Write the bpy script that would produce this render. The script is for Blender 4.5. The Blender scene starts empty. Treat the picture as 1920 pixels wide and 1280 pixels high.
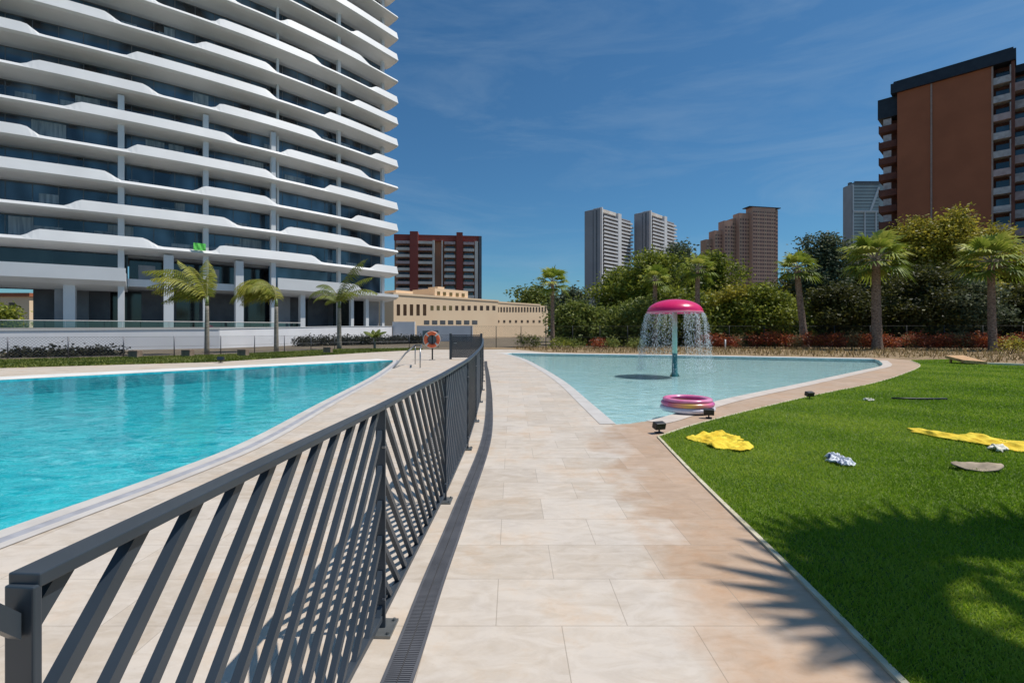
import bpy, math, random
import numpy as np
from mathutils import Vector, Matrix
from mathutils.geometry import tessellate_polygon
R = math.radians
random.seed(7)
rng = np.random.default_rng(7)
SC = bpy.context.scene
COL = SC.collection

# ------------------------------------------------------------------ camera, sky, sun, exposure
CAMZ, F, HY = 1.5, 910.0, 620.0
cam = bpy.data.cameras.new('camera')
cam.sensor_width = 36; cam.lens = 36 * F / 1920; cam.shift_y = -(640 - HY) / 1920
cam.clip_start = 0.05; cam.clip_end = 6000
camo = bpy.data.objects.new('camera', cam); COL.objects.link(camo)
camo.location = (0, 0, CAMZ); camo.rotation_euler = (R(90), 0, 0)
SC.camera = camo
SUN_AZ, SUN_EL = 83.0, 62.5          # azimuth clockwise from +Y (towards +X)
W = bpy.data.worlds.new('World'); SC.world = W; W.use_nodes = True
nt = W.node_tree; bg = nt.nodes['Background']
sky = nt.nodes.new('ShaderNodeTexSky'); sky.sky_type = 'NISHITA'; sky.sun_disc = False
sky.sun_elevation = R(SUN_EL); sky.sun_rotation = R(SUN_AZ); sky.altitude = 300
sky.air_density = 1.1; sky.dust_density = 0.6; sky.ozone_density = 3.0
# thin cirrus, real directions of the sky dome
tc = nt.nodes.new('ShaderNodeTexCoord'); mp = nt.nodes.new('ShaderNodeMapping')
mp.inputs['Scale'].default_value = (1.2, 1.6, 7.0); mp.inputs['Rotation'].default_value = (0.0, R(14), R(20))
nt.links.new(tc.outputs['Generated'], mp.inputs['Vector'])
n1 = nt.nodes.new('ShaderNodeTexNoise'); n1.inputs['Scale'].default_value = 1.7; n1.inputs['Detail'].default_value = 7
n1.inputs['Roughness'].default_value = 0.62; n1.inputs['Distortion'].default_value = 0.6
nt.links.new(mp.outputs['Vector'], n1.inputs['Vector'])
cr = nt.nodes.new('ShaderNodeValToRGB'); cr.color_ramp.elements[0].position = 0.45; cr.color_ramp.elements[1].position = 0.85
cr.color_ramp.elements[1].color = (0.34, 0.34, 0.34, 1)
nt.links.new(n1.outputs['Fac'], cr.inputs['Fac'])
mx = nt.nodes.new('ShaderNodeMixRGB'); mx.inputs['Color2'].default_value = (3.0, 4.0, 5.0, 1)
tint = nt.nodes.new('ShaderNodeMixRGB'); tint.blend_type = 'MULTIPLY'; tint.inputs['Fac'].default_value = 1
tint.inputs['Color2'].default_value = (0.32, 0.59, 0.73, 1)
nt.links.new(sky.outputs['Color'], tint.inputs['Color1'])
nt.links.new(cr.outputs['Color'], mx.inputs['Fac']); nt.links.new(tint.outputs['Color'], mx.inputs['Color1'])
nt.links.new(mx.outputs['Color'], bg.inputs['Color'])
bg.inputs['Strength'].default_value = 0.10
sl = bpy.data.lights.new('sun', 'SUN'); sl.energy = 3.5; sl.angle = R(0.53); sl.color = (1.0, 0.95, 0.88)
so = bpy.data.objects.new('sun', sl); COL.objects.link(so)
sv = Vector((math.sin(R(SUN_AZ)) * math.cos(R(SUN_EL)), math.cos(R(SUN_AZ)) * math.cos(R(SUN_EL)), math.sin(R(SUN_EL))))
so.rotation_euler = sv.to_track_quat('Z', 'Y').to_euler(); so.location = (20, 20, 60)
SC.view_settings.view_transform = 'Standard'; SC.view_settings.look = 'None'
SC.view_settings.exposure = 0.25; SC.view_settings.gamma = 1.0

# ------------------------------------------------------------------ helpers
def G(px, py, z=0.0):
    """ground point seen at a pixel of the 1920 x 1280 photograph"""
    D = (CAMZ - z) * F / (py - HY)
    return ((px - 960) * D / F, D)
def XD(px, D): return (px - 960) * D / F
def ZD(py, D): return CAMZ + (HY - py) * D / F

def tag(o, label=None, cat=None, group=None, kind=None):
    if label: o['label'] = label
    if cat: o['category'] = cat
    if group: o['group'] = group
    if kind: o['kind'] = kind
    return o

def empty(name, loc=(0, 0, 0), rz=0.0, label=None, cat=None, group=None):
    o = bpy.data.objects.new(name, None); COL.objects.link(o)
    o.empty_display_size = 0.2
    o.location = loc; o.rotation_euler = (0, 0, rz)
    return tag(o, label, cat, group)

def link(name, me, mat, parent=None):
    o = bpy.data.objects.new(name, me); COL.objects.link(o)
    if mat is not None and len(me.materials) == 0: me.materials.append(mat)
    if parent is not None: o.parent = parent
    return o

def copy_tree(root, loc, rz=None, scale=None):
    r = root.copy(); COL.objects.link(r); r.location = loc
    if rz is not None: r.rotation_euler = (0, 0, rz)
    if scale is not None: r.scale = (scale, scale, scale) if not isinstance(scale, tuple) else scale
    for ch in list(root.children):
        c = ch.copy(); COL.objects.link(c); c.parent = r
        for g in list(ch.children):
            d = g.copy(); COL.objects.link(d); d.parent = c
    return r

class MB:
    def __init__(s): s.v = []; s.f = []
    def add(s, vs, fs):
        b = len(s.v); s.v += [tuple(v) for v in vs]; s.f += [tuple(b + i for i in f) for f in fs]; return s
    def box(s, c, d, rz=0.0, M=None):
        x, y, z = d[0] / 2, d[1] / 2, d[2] / 2
        p = [Vector((i * x, j * y, k * z)) for k in (-1, 1) for j in (-1, 1) for i in (-1, 1)]
        Q = M if M is not None else Matrix.Rotation(rz, 3, 'Z')
        p = [Q @ q + Vector(c) for q in p]
        return s.add(p, [(0, 2, 3, 1), (4, 5, 7, 6), (0, 1, 5, 4), (2, 6, 7, 3), (0, 4, 6, 2), (1, 3, 7, 5)])
    def b2(s, x0, x1, y0, y1, z0, z1):
        return s.box(((x0 + x1) / 2, (y0 + y1) / 2, (z0 + z1) / 2), (abs(x1 - x0), abs(y1 - y0), abs(z1 - z0)))
    def tube(s, pts, rad, n=8, cap=True, squash=1.0):
        pts = [Vector(p) for p in pts]
        if not isinstance(rad, (list, tuple)): rad = [rad] * len(pts)
        b = len(s.v); up = Vector((0, 0, 1)); prev = None
        for i, p in enumerate(pts):
            t = (pts[min(i + 1, len(pts) - 1)] - pts[max(i - 1, 0)]).normalized()
            a = prev if prev is not None else (up.cross(t) if abs(t.z) < 0.9 else Vector((1, 0, 0)).cross(t))
            a = (a - t * a.dot(t)).normalized(); prev = a; c = t.cross(a)
            for k in range(n):
                w = 2 * math.pi * k / n
                s.v.append(tuple(p + (a * math.cos(w) + c * math.sin(w) * squash) * rad[i]))
        for i in range(len(pts) - 1):
            for k in range(n):
                k2 = (k + 1) % n
                s.f.append((b + i * n + k, b + i * n + k2, b + (i + 1) * n + k2, b + (i + 1) * n + k))
        if cap:
            s.f.append(tuple(b + k for k in range(n))[::-1]); e = b + (len(pts) - 1) * n
            s.f.append(tuple(e + k for k in range(n)))
        return s
    def lathe(s, prof, n=24, c=(0, 0, 0), closed=False):
        b = len(s.v); m = len(prof)
        for r, z in prof:
            for k in range(n):
                w = 2 * math.pi * k / n
                s.v.append((c[0] + r * math.cos(w), c[1] + r * math.sin(w), c[2] + z))
        for i in range(m if closed else m - 1):
            j = (i + 1) % m
            for k in range(n):
                k2 = (k + 1) % n
                s.f.append((b + i * n + k, b + i * n + k2, b + j * n + k2, b + j * n + k))
        return s
    def build(s, name, mat, parent=None, org=(0, 0, 0), smooth=False, bevel=0):
        me = bpy.data.meshes.new(name)
        o3 = org
        me.from_pydata([(v[0] - o3[0], v[1] - o3[1], v[2] - o3[2]) for v in s.v], [], s.f); me.update()
        if smooth: me.polygons.foreach_set('use_smooth', [True] * len(me.polygons))
        o = link(name, me, mat, parent)
        if parent is None: o.location = org
        if bevel:
            m = o.modifiers.new('bevel', 'BEVEL'); m.width = bevel; m.segments = 2; m.limit_method = 'ANGLE'
        return o

def np_mesh(name, V, Fq, mat, parent=None, col=None, nper=4):
    """V (n,3) float, faces (m,nper) int, optional per-face tone attribute"""
    me = bpy.data.meshes.new(name)
    me.vertices.add(len(V)); me.vertices.foreach_set('co', np.asarray(V, np.float32).ravel())
    m = len(Fq)
    me.loops.add(m * nper); me.loops.foreach_set('vertex_index', np.asarray(Fq, np.int32).ravel())
    me.polygons.add(m)
    me.polygons.foreach_set('loop_start', np.arange(0, m * nper, nper, dtype=np.int32))
    me.polygons.foreach_set('loop_total', np.full(m, nper, np.int32))
    if col is not None:
        a = me.attributes.new('tone', 'FLOAT', 'FACE'); a.data.foreach_set('value', np.asarray(col, np.float32))
    me.update(calc_edges=True)
    return link(name, me, mat, parent)

# ------------------------------------------------------------------ materials
def nmat(name):
    m = bpy.data.materials.new(name); m.use_nodes = True
    nt = m.node_tree; p = nt.nodes['Principled BSDF']; return m, nt, p
def setin(p, rough=None, metal=None, spec=None, col=None):
    if rough is not None: p.inputs['Roughness'].default_value = rough
    if metal is not None: p.inputs['Metallic'].default_value = metal
    if spec is not None: p.inputs['Specular IOR Level'].default_value = spec
    if col is not None: p.inputs['Base Color'].default_value = (*col, 1)
def vari(name, c1, c2, scale=3.0, rough=0.6, metal=0.0, spec=0.5, bump=0.0, bscale=None, detail=5, stretch=(1, 1, 1), pos=(0.35, 0.65)):
    """surface whose colour wanders between two tones with noise"""
    m, nt, p = nmat(name); setin(p, rough, metal, spec)
    tc = nt.nodes.new('ShaderNodeTexCoord'); mp = nt.nodes.new('ShaderNodeMapping'); mp.inputs['Scale'].default_value = stretch
    nt.links.new(tc.outputs['Object'], mp.inputs['Vector'])
    n = nt.nodes.new('ShaderNodeTexNoise'); n.inputs['Scale'].default_value = scale; n.inputs['Detail'].default_value = detail
    nt.links.new(mp.outputs['Vector'], n.inputs['Vector'])
    r = nt.nodes.new('ShaderNodeValToRGB'); r.color_ramp.elements[0].position = pos[0]; r.color_ramp.elements[1].position = pos[1]
    r.color_ramp.elements[0].color = (*c1, 1); r.color_ramp.elements[1].color = (*c2, 1)
    nt.links.new(n.outputs['Fac'], r.inputs['Fac']); nt.links.new(r.outputs['Color'], p.inputs['Base Color'])
    if bump:
        n2 = nt.nodes.new('ShaderNodeTexNoise'); n2.inputs['Scale'].default_value = bscale or scale * 4; n2.inputs['Detail'].default_value = 4
        nt.links.new(mp.outputs['Vector'], n2.inputs['Vector'])
        b = nt.nodes.new('ShaderNodeBump'); b.inputs['Strength'].default_value = bump; b.inputs['Distance'].default_value = 0.02
        nt.links.new(n2.outputs['Fac'], b.inputs['Height']); nt.links.new(b.outputs['Normal'], p.inputs['Normal'])
    return m
def leafmat(name, c1, c2, c3, trans=0.35, rough=0.55):
    """foliage: tone picked per leaf"""
    m, nt, p = nmat(name); setin(p, rough, 0, 0.35)
    at = nt.nodes.new('ShaderNodeAttribute'); at.attribute_name = 'tone'
    r = nt.nodes.new('ShaderNodeValToRGB'); e = r.color_ramp.elements
    e[0].position = 0; e[0].color = (*c1, 1); e[1].position = 1; e[1].color = (*c3, 1)
    k = e.new(0.5); k.color = (*c2, 1)
    nt.links.new(at.outputs['Fac'], r.inputs['Fac'])
    nt.links.new(r.outputs['Color'], p.inputs['Base Color'])
    t = nt.nodes.new('ShaderNodeBsdfTranslucent'); nt.links.new(r.outputs['Color'], t.inputs['Color'])
    x = nt.nodes.new('ShaderNodeMixShader'); x.inputs['Fac'].default_value = trans
    nt.links.new(p.outputs[0], x.inputs[1]); nt.links.new(t.outputs[0], x.inputs[2])
    nt.links.new(x.outputs[0], nt.nodes['Material Output'].inputs['Surface'])
    return m

def stone(name, base, dark, tw=0.67, th=0.467, wet=False, off=0.5, grout=(0.30, 0.245, 0.19)):
    m, nt, p = nmat(name); setin(p, 0.55, 0, 0.35)
    tc = nt.nodes.new('ShaderNodeTexCoord')
    mp = nt.nodes.new('ShaderNodeMapping'); mp.inputs['Location'].default_value = (0.082, -2.003, 0)
    nt.links.new(tc.outputs['Object'], mp.inputs['Vector'])
    br = nt.nodes.new('ShaderNodeTexBrick'); br.inputs['Scale'].default_value = 1
    br.inputs['Brick Width'].default_value = tw; br.inputs['Row Height'].default_value = th
    br.inputs['Mortar Size'].default_value = 0.0028; br.inputs['Mortar Smooth'].default_value = 0.3; br.offset = off
    br.inputs['Bias'].default_value = 0.0
    br.inputs['Color1'].default_value = (0, 0, 0, 1); br.inputs['Color2'].default_value = (1, 1, 1, 1); br.inputs['Mortar'].default_value = (0.5, 0.5, 0.5, 1)
    nt.links.new(mp.outputs['Vector'], br.inputs['Vector'])
    mix = nt.nodes.new('ShaderNodeMixRGB'); mix.inputs['Color1'].default_value = (*base, 1); mix.inputs['Color2'].default_value = (*dark, 1)
    # tile tone + cloudy veins
    n = nt.nodes.new('ShaderNodeTexNoise'); n.inputs['Scale'].default_value = 4.5; n.inputs['Detail'].default_value = 8; n.inputs['Roughness'].default_value = 0.65
    n.inputs['Distortion'].default_value = 0.8
    st = nt.nodes.new('ShaderNodeMapping'); st.inputs['Scale'].default_value = (1.0, 2.2, 1)
    nt.links.new(tc.outputs['Object'], st.inputs['Vector']); nt.links.new(st.outputs['Vector'], n.inputs['Vector'])
    a = nt.nodes.new('ShaderNodeMath'); a.operation = 'MULTIPLY_ADD'; a.inputs[1].default_value = 0.60; a.inputs[2].default_value = -0.28
    nt.links.new(br.outputs['Color'], a.inputs[0])
    nn = nt.nodes.new('ShaderNodeMapRange'); nn.inputs['From Min'].default_value = 0.35; nn.inputs['From Max'].default_value = 0.75
    nt.links.new(n.outputs['Fac'], nn.inputs['Value'])
    ad = nt.nodes.new('ShaderNodeMath'); ad.operation = 'ADD'; ad.use_clamp = True
    nt.links.new(a.outputs[0], ad.inputs[0]); nt.links.new(nn.outputs[0], ad.inputs[1])
    nt.links.new(ad.outputs[0], mix.inputs['Fac'])
    out = mix.outputs['Color']
    # large rusty and greyish patches between neighbouring slabs
    bn = nt.nodes.new('ShaderNodeTexNoise'); bn.inputs['Scale'].default_value = 1.1; bn.inputs['Detail'].default_value = 9; bn.inputs['Roughness'].default_value = 0.72
    nt.links.new(tc.outputs['Object'], bn.inputs['Vector'])
    bv = nt.nodes.new('ShaderNodeValToRGB'); be = bv.color_ramp.elements
    be[0].position = 0.38; be[0].color = (0.93, 0.94, 0.96, 1); be[1].position = 0.68; be[1].color = (1.0, 0.88, 0.76, 1)
    bm_ = be.new(0.52); bm_.color = (1, 1, 1, 1)
    nt.links.new(bn.outputs['Fac'], bv.inputs['Fac'])
    mu = nt.nodes.new('ShaderNodeMixRGB'); mu.blend_type = 'MULTIPLY'; mu.inputs['Fac'].default_value = 1
    nt.links.new(out, mu.inputs['Color1']); nt.links.new(bv.outputs['Color'], mu.inputs['Color2']); out = mu.outputs['Color']
    # small pits / specks of the travertine
    v = nt.nodes.new('ShaderNodeTexNoise'); v.inputs['Scale'].default_value = 38; v.inputs['Detail'].default_value = 3
    nt.links.new(st.outputs['Vector'], v.inputs['Vector'])
    vr = nt.nodes.new('ShaderNodeValToRGB'); vr.color_ramp.elements[0].position = 0.66; vr.color_ramp.elements[1].position = 0.78
    vr.color_ramp.elements[1].color = (0.45, 0.45, 0.45, 1)
    nt.links.new(v.outputs['Fac'], vr.inputs['Fac'])
    pm = nt.nodes.new('ShaderNodeMixRGB'); pm.inputs['Color2'].default_value = (0.42, 0.35, 0.28, 1)
    nt.links.new(vr.outputs['Color'], pm.inputs['Fac']); nt.links.new(out, pm.inputs['Color1']); out = pm.outputs['Color']
    if wet:
        # dried tan water stain that drains from the splash pool corner towards the lawn side of the path
        sx = nt.nodes.new('ShaderNodeSeparateXYZ'); nt.links.new(tc.outputs['Object'], sx.inputs[0])
        ns = nt.nodes.new('ShaderNodeTexNoise'); ns.inputs['Scale'].default_value = 2.3; ns.inputs['Detail'].default_value = 6
        nt.links.new(tc.outputs['Object'], ns.inputs['Vector'])
        # boundary x = 0.60 + ... : stain right of it
        cv = nt.nodes.new('ShaderNodeFloatCurve'); c = cv.mapping.curves[0]
        pts = [(0.0, 0.33), (0.2, 0.355), (0.3, 0.40), (0.44, 0.45), (0.55, 0.49), (0.65, 0.51), (0.74, 0.64), (0.82, 0.9), (1.0, 1.0)]
        c.points[0].location = pts[0]; c.points[1].location = pts[-1]
        for q in pts[1:-1]: c.points.new(*q)
        cv.mapping.update()
        yy = nt.nodes.new('ShaderNodeMath'); yy.operation = 'DIVIDE'; yy.inputs[1].default_value = 10.0
        nt.links.new(sx.outputs['Y'], yy.inputs[0]); nt.links.new(yy.outputs[0], cv.inputs['Value'])
        bx = nt.nodes.new('ShaderNodeMath'); bx.operation = 'MULTIPLY'; bx.inputs[1].default_value = 2.4
        nt.links.new(cv.outputs[0], bx.inputs[0])
        d = nt.nodes.new('ShaderNodeMath'); d.operation = 'SUBTRACT'
        nt.links.new(sx.outputs['X'], d.inputs[0]); nt.links.new(bx.outputs[0], d.inputs[1])
        e = nt.nodes.new('ShaderNodeMath'); e.operation = 'MULTIPLY_ADD'; e.inputs[1].default_value = 1.5; e.inputs[2].default_value = -0.75
        nt.links.new(ns.outputs['Fac'], e.inputs[0])
        g = nt.nodes.new('ShaderNodeMath'); g.operation = 'ADD'
        nt.links.new(d.outputs[0], g.inputs[0]); nt.links.new(e.outputs[0], g.inputs[1])
        tb = nt.nodes.new('ShaderNodeMath'); tb.operation = 'MULTIPLY_ADD'; tb.inputs[1].default_value = 0.16; tb.inputs[2].default_value = -0.08
        nt.links.new(br.outputs['Color'], tb.inputs[0])
        g2 = nt.nodes.new('ShaderNodeMath'); g2.operation = 'ADD'
        nt.links.new(g.outputs[0], g2.inputs[0]); nt.links.new(tb.outputs[0], g2.inputs[1])
        rr = nt.nodes.new('ShaderNodeMapRange'); rr.inputs['From Min'].default_value = -0.16; rr.inputs['From Max'].default_value = 0.24
        nt.links.new(g2.outputs[0], rr.inputs['Value'])
        k = nt.nodes.new('ShaderNodeMath'); k.operation = 'MULTIPLY'; k.inputs[1].default_value = 0.8
        nt.links.new(rr.outputs[0], k.inputs[0])
        wm = nt.nodes.new('ShaderNodeMixRGB'); wm.blend_type = 'MULTIPLY'; wm.inputs['Color2'].default_value = (0.80, 0.62, 0.48, 1)
        nt.links.new(k.outputs[0], wm.inputs['Fac']); nt.links.new(out, wm.inputs['Color1']); out = wm.outputs['Color']
    gm = nt.nodes.new('ShaderNodeMixRGB'); gm.inputs['Color2'].default_value = (*grout, 1)
    gf = nt.nodes.new('ShaderNodeMath'); gf.operation = 'MULTIPLY'; gf.inputs[1].default_value = 0.6
    nt.links.new(br.outputs['Fac'], gf.inputs[0])
    nt.links.new(gf.outputs[0], gm.inputs['Fac']); nt.links.new(out, gm.inputs['Color1'])
    nt.links.new(gm.outputs['Color'], p.inputs['Base Color'])
    b = nt.nodes.new('ShaderNodeBump'); b.inputs['Strength'].default_value = 0.25; b.inputs['Distance'].default_value = 0.004
    iv = nt.nodes.new('ShaderNodeMath'); iv.operation = 'MULTIPLY_ADD'; iv.inputs[1].default_value = -1.2
    nt.links.new(br.outputs['Fac'], iv.inputs[0]); nt.links.new(v.outputs['Fac'], iv.inputs[2])
    nt.links.new(iv.outputs[0], b.inputs['Height']); nt.links.new(b.outputs['Normal'], p.inputs['Normal'])
    return m

def watermat(name, tintc, ripple, scale, dist, fres=1.0):
    m, nt, p = nmat(name); nt.nodes.remove(p)
    tc = nt.nodes.new('ShaderNodeTexCoord')
    mp = nt.nodes.new('ShaderNodeMapping'); mp.inputs['Scale'].default_value = (1, 1.3, 1)
    nt.links.new(tc.outputs['Object'], mp.inputs['Vector'])
    n = nt.nodes.new('ShaderNodeTexNoise'); n.inputs['Scale'].default_value = scale; n.inputs['Detail'].default_value = 4; n.inputs['Distortion'].default_value = 0.5
    nt.links.new(mp.outputs['Vector'], n.inputs['Vector'])
    b = nt.nodes.new('ShaderNodeBump'); b.inputs['Strength'].default_value = ripple; b.inputs['Distance'].default_value = dist
    nt.links.new(n.outputs['Fac'], b.inputs['Height'])
    t = nt.nodes.new('ShaderNodeBsdfTransparent'); t.inputs['Color'].default_value = (*tintc, 1)
    g = nt.nodes.new('ShaderNodeBsdfGlossy'); g.inputs['Roughness'].default_value = 0.02; g.inputs['Color'].default_value = (0.9, 0.95, 0.97, 1)
    nt.links.new(b.outputs['Normal'], g.inputs['Normal'])
    fr = nt.nodes.new('ShaderNodeFresnel'); fr.inputs['IOR'].default_value = 1.33; nt.links.new(b.outputs['Normal'], fr.inputs['Normal'])
    k = nt.nodes.new('ShaderNodeMath'); k.operation = 'MULTIPLY'; k.inputs[1].default_value = fres; nt.links.new(fr.outputs[0], k.inputs[0])
    x = nt.nodes.new('ShaderNodeMixShader')
    nt.links.new(k.outputs[0], x.inputs['Fac']); nt.links.new(t.outputs[0], x.inputs[1]); nt.links.new(g.outputs[0], x.inputs[2])
    nt.links.new(x.outputs[0], nt.nodes['Material Output'].inputs['Surface'])
    return m
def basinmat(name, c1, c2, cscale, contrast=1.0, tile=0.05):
    """pool tiles with the dancing light network of the ripples painted into their colour"""
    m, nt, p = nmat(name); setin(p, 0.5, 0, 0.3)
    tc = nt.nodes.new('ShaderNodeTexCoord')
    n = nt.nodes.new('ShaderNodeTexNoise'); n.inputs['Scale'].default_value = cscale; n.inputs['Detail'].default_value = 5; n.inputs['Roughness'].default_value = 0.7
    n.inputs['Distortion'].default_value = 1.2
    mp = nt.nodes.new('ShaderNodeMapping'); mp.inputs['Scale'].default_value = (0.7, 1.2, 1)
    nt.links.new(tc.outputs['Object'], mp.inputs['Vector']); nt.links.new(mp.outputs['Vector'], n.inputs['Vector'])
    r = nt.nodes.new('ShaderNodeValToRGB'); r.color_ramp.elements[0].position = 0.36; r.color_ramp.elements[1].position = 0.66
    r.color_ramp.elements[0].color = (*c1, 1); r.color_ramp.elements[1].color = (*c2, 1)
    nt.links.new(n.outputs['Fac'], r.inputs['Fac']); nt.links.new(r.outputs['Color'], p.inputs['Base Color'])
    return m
def glassmat(name, base, sc=0.35, rough=0.08, c2=None, spec=0.9, stretch=(1, 1, 0.2)):
    m = vari(name, base, c2 or tuple(min(1, q * 2.2 + 0.01) for q in base), sc, rough, 0.0, spec, detail=1, stretch=stretch)
    return m

M = {}
M['deck'] = stone('pale_travertine', (0.64, 0.56, 0.475), (0.50, 0.415, 0.325), wet=True)
M['coping2'] = vari('bright_white_coping', (0.74, 0.73, 0.69), (0.86, 0.85, 0.81), 1.5, 0.5)
M['coping'] = vari('white_coping_stone', (0.53, 0.49, 0.45), (0.62, 0.585, 0.545), 2.5, 0.55, bump=0.1)
M['soil'] = vari('dry_soil', (0.11, 0.085, 0.055), (0.20, 0.155, 0.10), 0.5, 0.95, bump=0.6, bscale=6)
M['bed'] = vari('tan_mulch', (0.17, 0.11, 0.055), (0.36, 0.25, 0.13), 1.1, 0.95, bump=0.7, bscale=9)
M['lawn'] = vari('lawn_turf', (0.055, 0.105, 0.006), (0.12, 0.18, 0.014), 1.2, 0.9, bump=0.8, bscale=60, detail=9)
M['strip'] = vari('turf_strip', (0.08, 0.11, 0.012), (0.17, 0.19, 0.03), 0.6, 0.9, bump=0.8, bscale=30)
M['white'] = vari('white_render', (0.70, 0.70, 0.695), (0.76, 0.76, 0.755), 0.35, 0.55, bump=0.03)
M['white2'] = vari('podium_render', (0.76, 0.755, 0.775), (0.84, 0.835, 0.85), 0.5, 0.7, bump=0.05)
M['grey'] = vari('grey_render', (0.30, 0.30, 0.31), (0.38, 0.38, 0.39), 0.6, 0.75)
M['dgrey'] = vari('charcoal_cladding', (0.11, 0.112, 0.12), (0.16, 0.16, 0.17), 0.8, 0.6)
M['glass'] = glassmat('tower_glazing', (0.008, 0.012, 0.018), 0.45, 0.06, (0.09, 0.17, 0.25), stretch=(1, 1, .45))
M['glass2'] = glassmat('dark_glazing', (0.012, 0.014, 0.018), 0.5, 0.1, (0.03, 0.045, 0.05))
M['mullion'] = vari('window_frame_metal', (0.10, 0.11, 0.12), (0.15, 0.16, 0.17), 2, 0.4, 0.3)
M['fence'] = vari('anthracite_paint', (0.036, 0.047, 0.060), (0.047, 0.060, 0.076), 4, 0.38, 0.0, 0.5, bump=0.02)
M['zinc'] = vari('galvanised_plate', (0.16, 0.17, 0.17), (0.26, 0.27, 0.27), 9, 0.4, 0.6)
M['grate'] = vari('slotted_drain_plastic', (0.080, 0.083, 0.095), (0.115, 0.118, 0.132), 5, 0.7)
M['dark'] = vari('black_plastic', (0.012, 0.012, 0.013), (0.022, 0.021, 0.022), 6, 0.5)
M['water'] = watermat('pool_water', (0.50, 0.90, 0.93), 0.16, 2.6, 0.05, 0.85)
M['water2'] = watermat('shallow_water', (0.88, 0.97, 0.98), 0.4, 3.2, 0.05, 0.8)
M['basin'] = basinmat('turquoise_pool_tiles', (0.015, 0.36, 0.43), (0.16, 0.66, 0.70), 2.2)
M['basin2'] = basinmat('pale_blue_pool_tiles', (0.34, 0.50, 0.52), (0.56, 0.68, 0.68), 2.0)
M['pink'] = vari('pink_fibreglass', (0.72, 0.012, 0.11), (0.80, 0.025, 0.15), 1.5, 0.25)
M['pinkrim'] = vari('pale_pink_fibreglass', (0.80, 0.18, 0.28), (0.84, 0.24, 0.34), 2, 0.3)
M['mint'] = vari('mint_green_paint', (0.42, 0.70, 0.52), (0.48, 0.76, 0.58), 2, 0.4)
M['teal'] = vari('teal_green_paint', (0.035, 0.16, 0.17), (0.05, 0.20, 0.21), 2, 0.45)
M['steel'] = vari('brushed_steel', (0.30, 0.31, 0.32), (0.42, 0.43, 0.44), 6, 0.3, 0.9)
M['orange'] = vari('orange_ring_foam', (0.72, 0.11, 0.035), (0.80, 0.16, 0.05), 6, 0.55)
M['yellow'] = vari('yellow_terry_cloth', (0.78, 0.50, 0.02), (0.90, 0.70, 0.06), 7, 0.9, bump=0.5, bscale=40)
M['cream'] = vari('cream_cloth', (0.80, 0.76, 0.62), (0.88, 0.84, 0.74), 8, 0.9)
M['bluewhite'] = vari('blue_white_cloth', (0.10, 0.14, 0.32), (0.78, 0.80, 0.84), 14, 0.85, pos=(0.42, 0.5))
M['sand'] = vari('sand_canvas', (0.22, 0.175, 0.12), (0.40, 0.32, 0.23), 8, 0.8)
M['trunk'] = vari('palm_trunk_fibre', (0.13, 0.085, 0.06), (0.42, 0.30, 0.23), 7, 0.95, bump=1.0, bscale=14, stretch=(1, 1, 2.2))
M['trunk2'] = vari('smooth_palm_trunk', (0.20, 0.17, 0.13), (0.34, 0.30, 0.24), 4, 0.85, bump=0.5, stretch=(1, 1, 5))
M['bark'] = vari('tree_bark', (0.06, 0.045, 0.035), (0.14, 0.105, 0.08), 5, 0.95, bump=0.8)
M['pine'] = leafmat('olive_foliage', (0.074, 0.109, 0.017), (0.204, 0.242, 0.029), (0.443, 0.450, 0.058))
M['shade'] = leafmat('shaded_olive_foliage', (0.030, 0.036, 0.010), (0.075, 0.080, 0.018), (0.15, 0.15, 0.035))  # darker copy of the olive leaves, shade of the lower trees put into the tones
M['cover'] = leafmat('dark_ground_cover_leaves', (0.018, 0.018, 0.010), (0.04, 0.042, 0.02), (0.09, 0.085, 0.04))
M['gold'] = leafmat('yellowish_foliage', (0.157, 0.152, 0.019), (0.378, 0.337, 0.039), (0.661, 0.541, 0.076))
M['blueleaf'] = leafmat('grey_green_foliage', (0.045, 0.068, 0.033), (0.112, 0.140, 0.072), (0.243, 0.263, 0.150))
M['brushy'] = leafmat('dull_green_foliage', (0.085, 0.113, 0.024), (0.182, 0.225, 0.044), (0.332, 0.354, 0.082))
M['fan'] = leafmat('fan_palm_leaf', (0.098, 0.156, 0.019), (0.238, 0.302, 0.038), (0.560, 0.541, 0.115))
M['feather'] = leafmat('yellow_green_palm_leaf', (0.100, 0.144, 0.015), (0.250, 0.263, 0.027), (0.475, 0.413, 0.062))
M['feather2'] = leafmat('green_palm_leaf', (0.070, 0.119, 0.020), (0.168, 0.210, 0.034), (0.308, 0.322, 0.070))
M['red'] = leafmat('wine_red_foliage', (0.133, 0.026, 0.020), (0.314, 0.070, 0.032), (0.580, 0.185, 0.038))
M['dry'] = leafmat('dry_grass_blades', (0.15, 0.10, 0.04), (0.30, 0.21, 0.09), (0.42, 0.33, 0.15))
M['blade'] = leafmat('lawn_blades', (0.110, 0.215, 0.010), (0.220, 0.365, 0.016), (0.430, 0.520, 0.060), 0.5)
M['blade2'] = leafmat('dull_turf_blades', (0.075, 0.115, 0.015), (0.15, 0.19, 0.03), (0.27, 0.28, 0.07), 0.4)
M['drop'] = vari('falling_water_drops', (0.72, 0.78, 0.80), (0.9, 0.93, 0.95), 3, 0.1)

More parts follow.
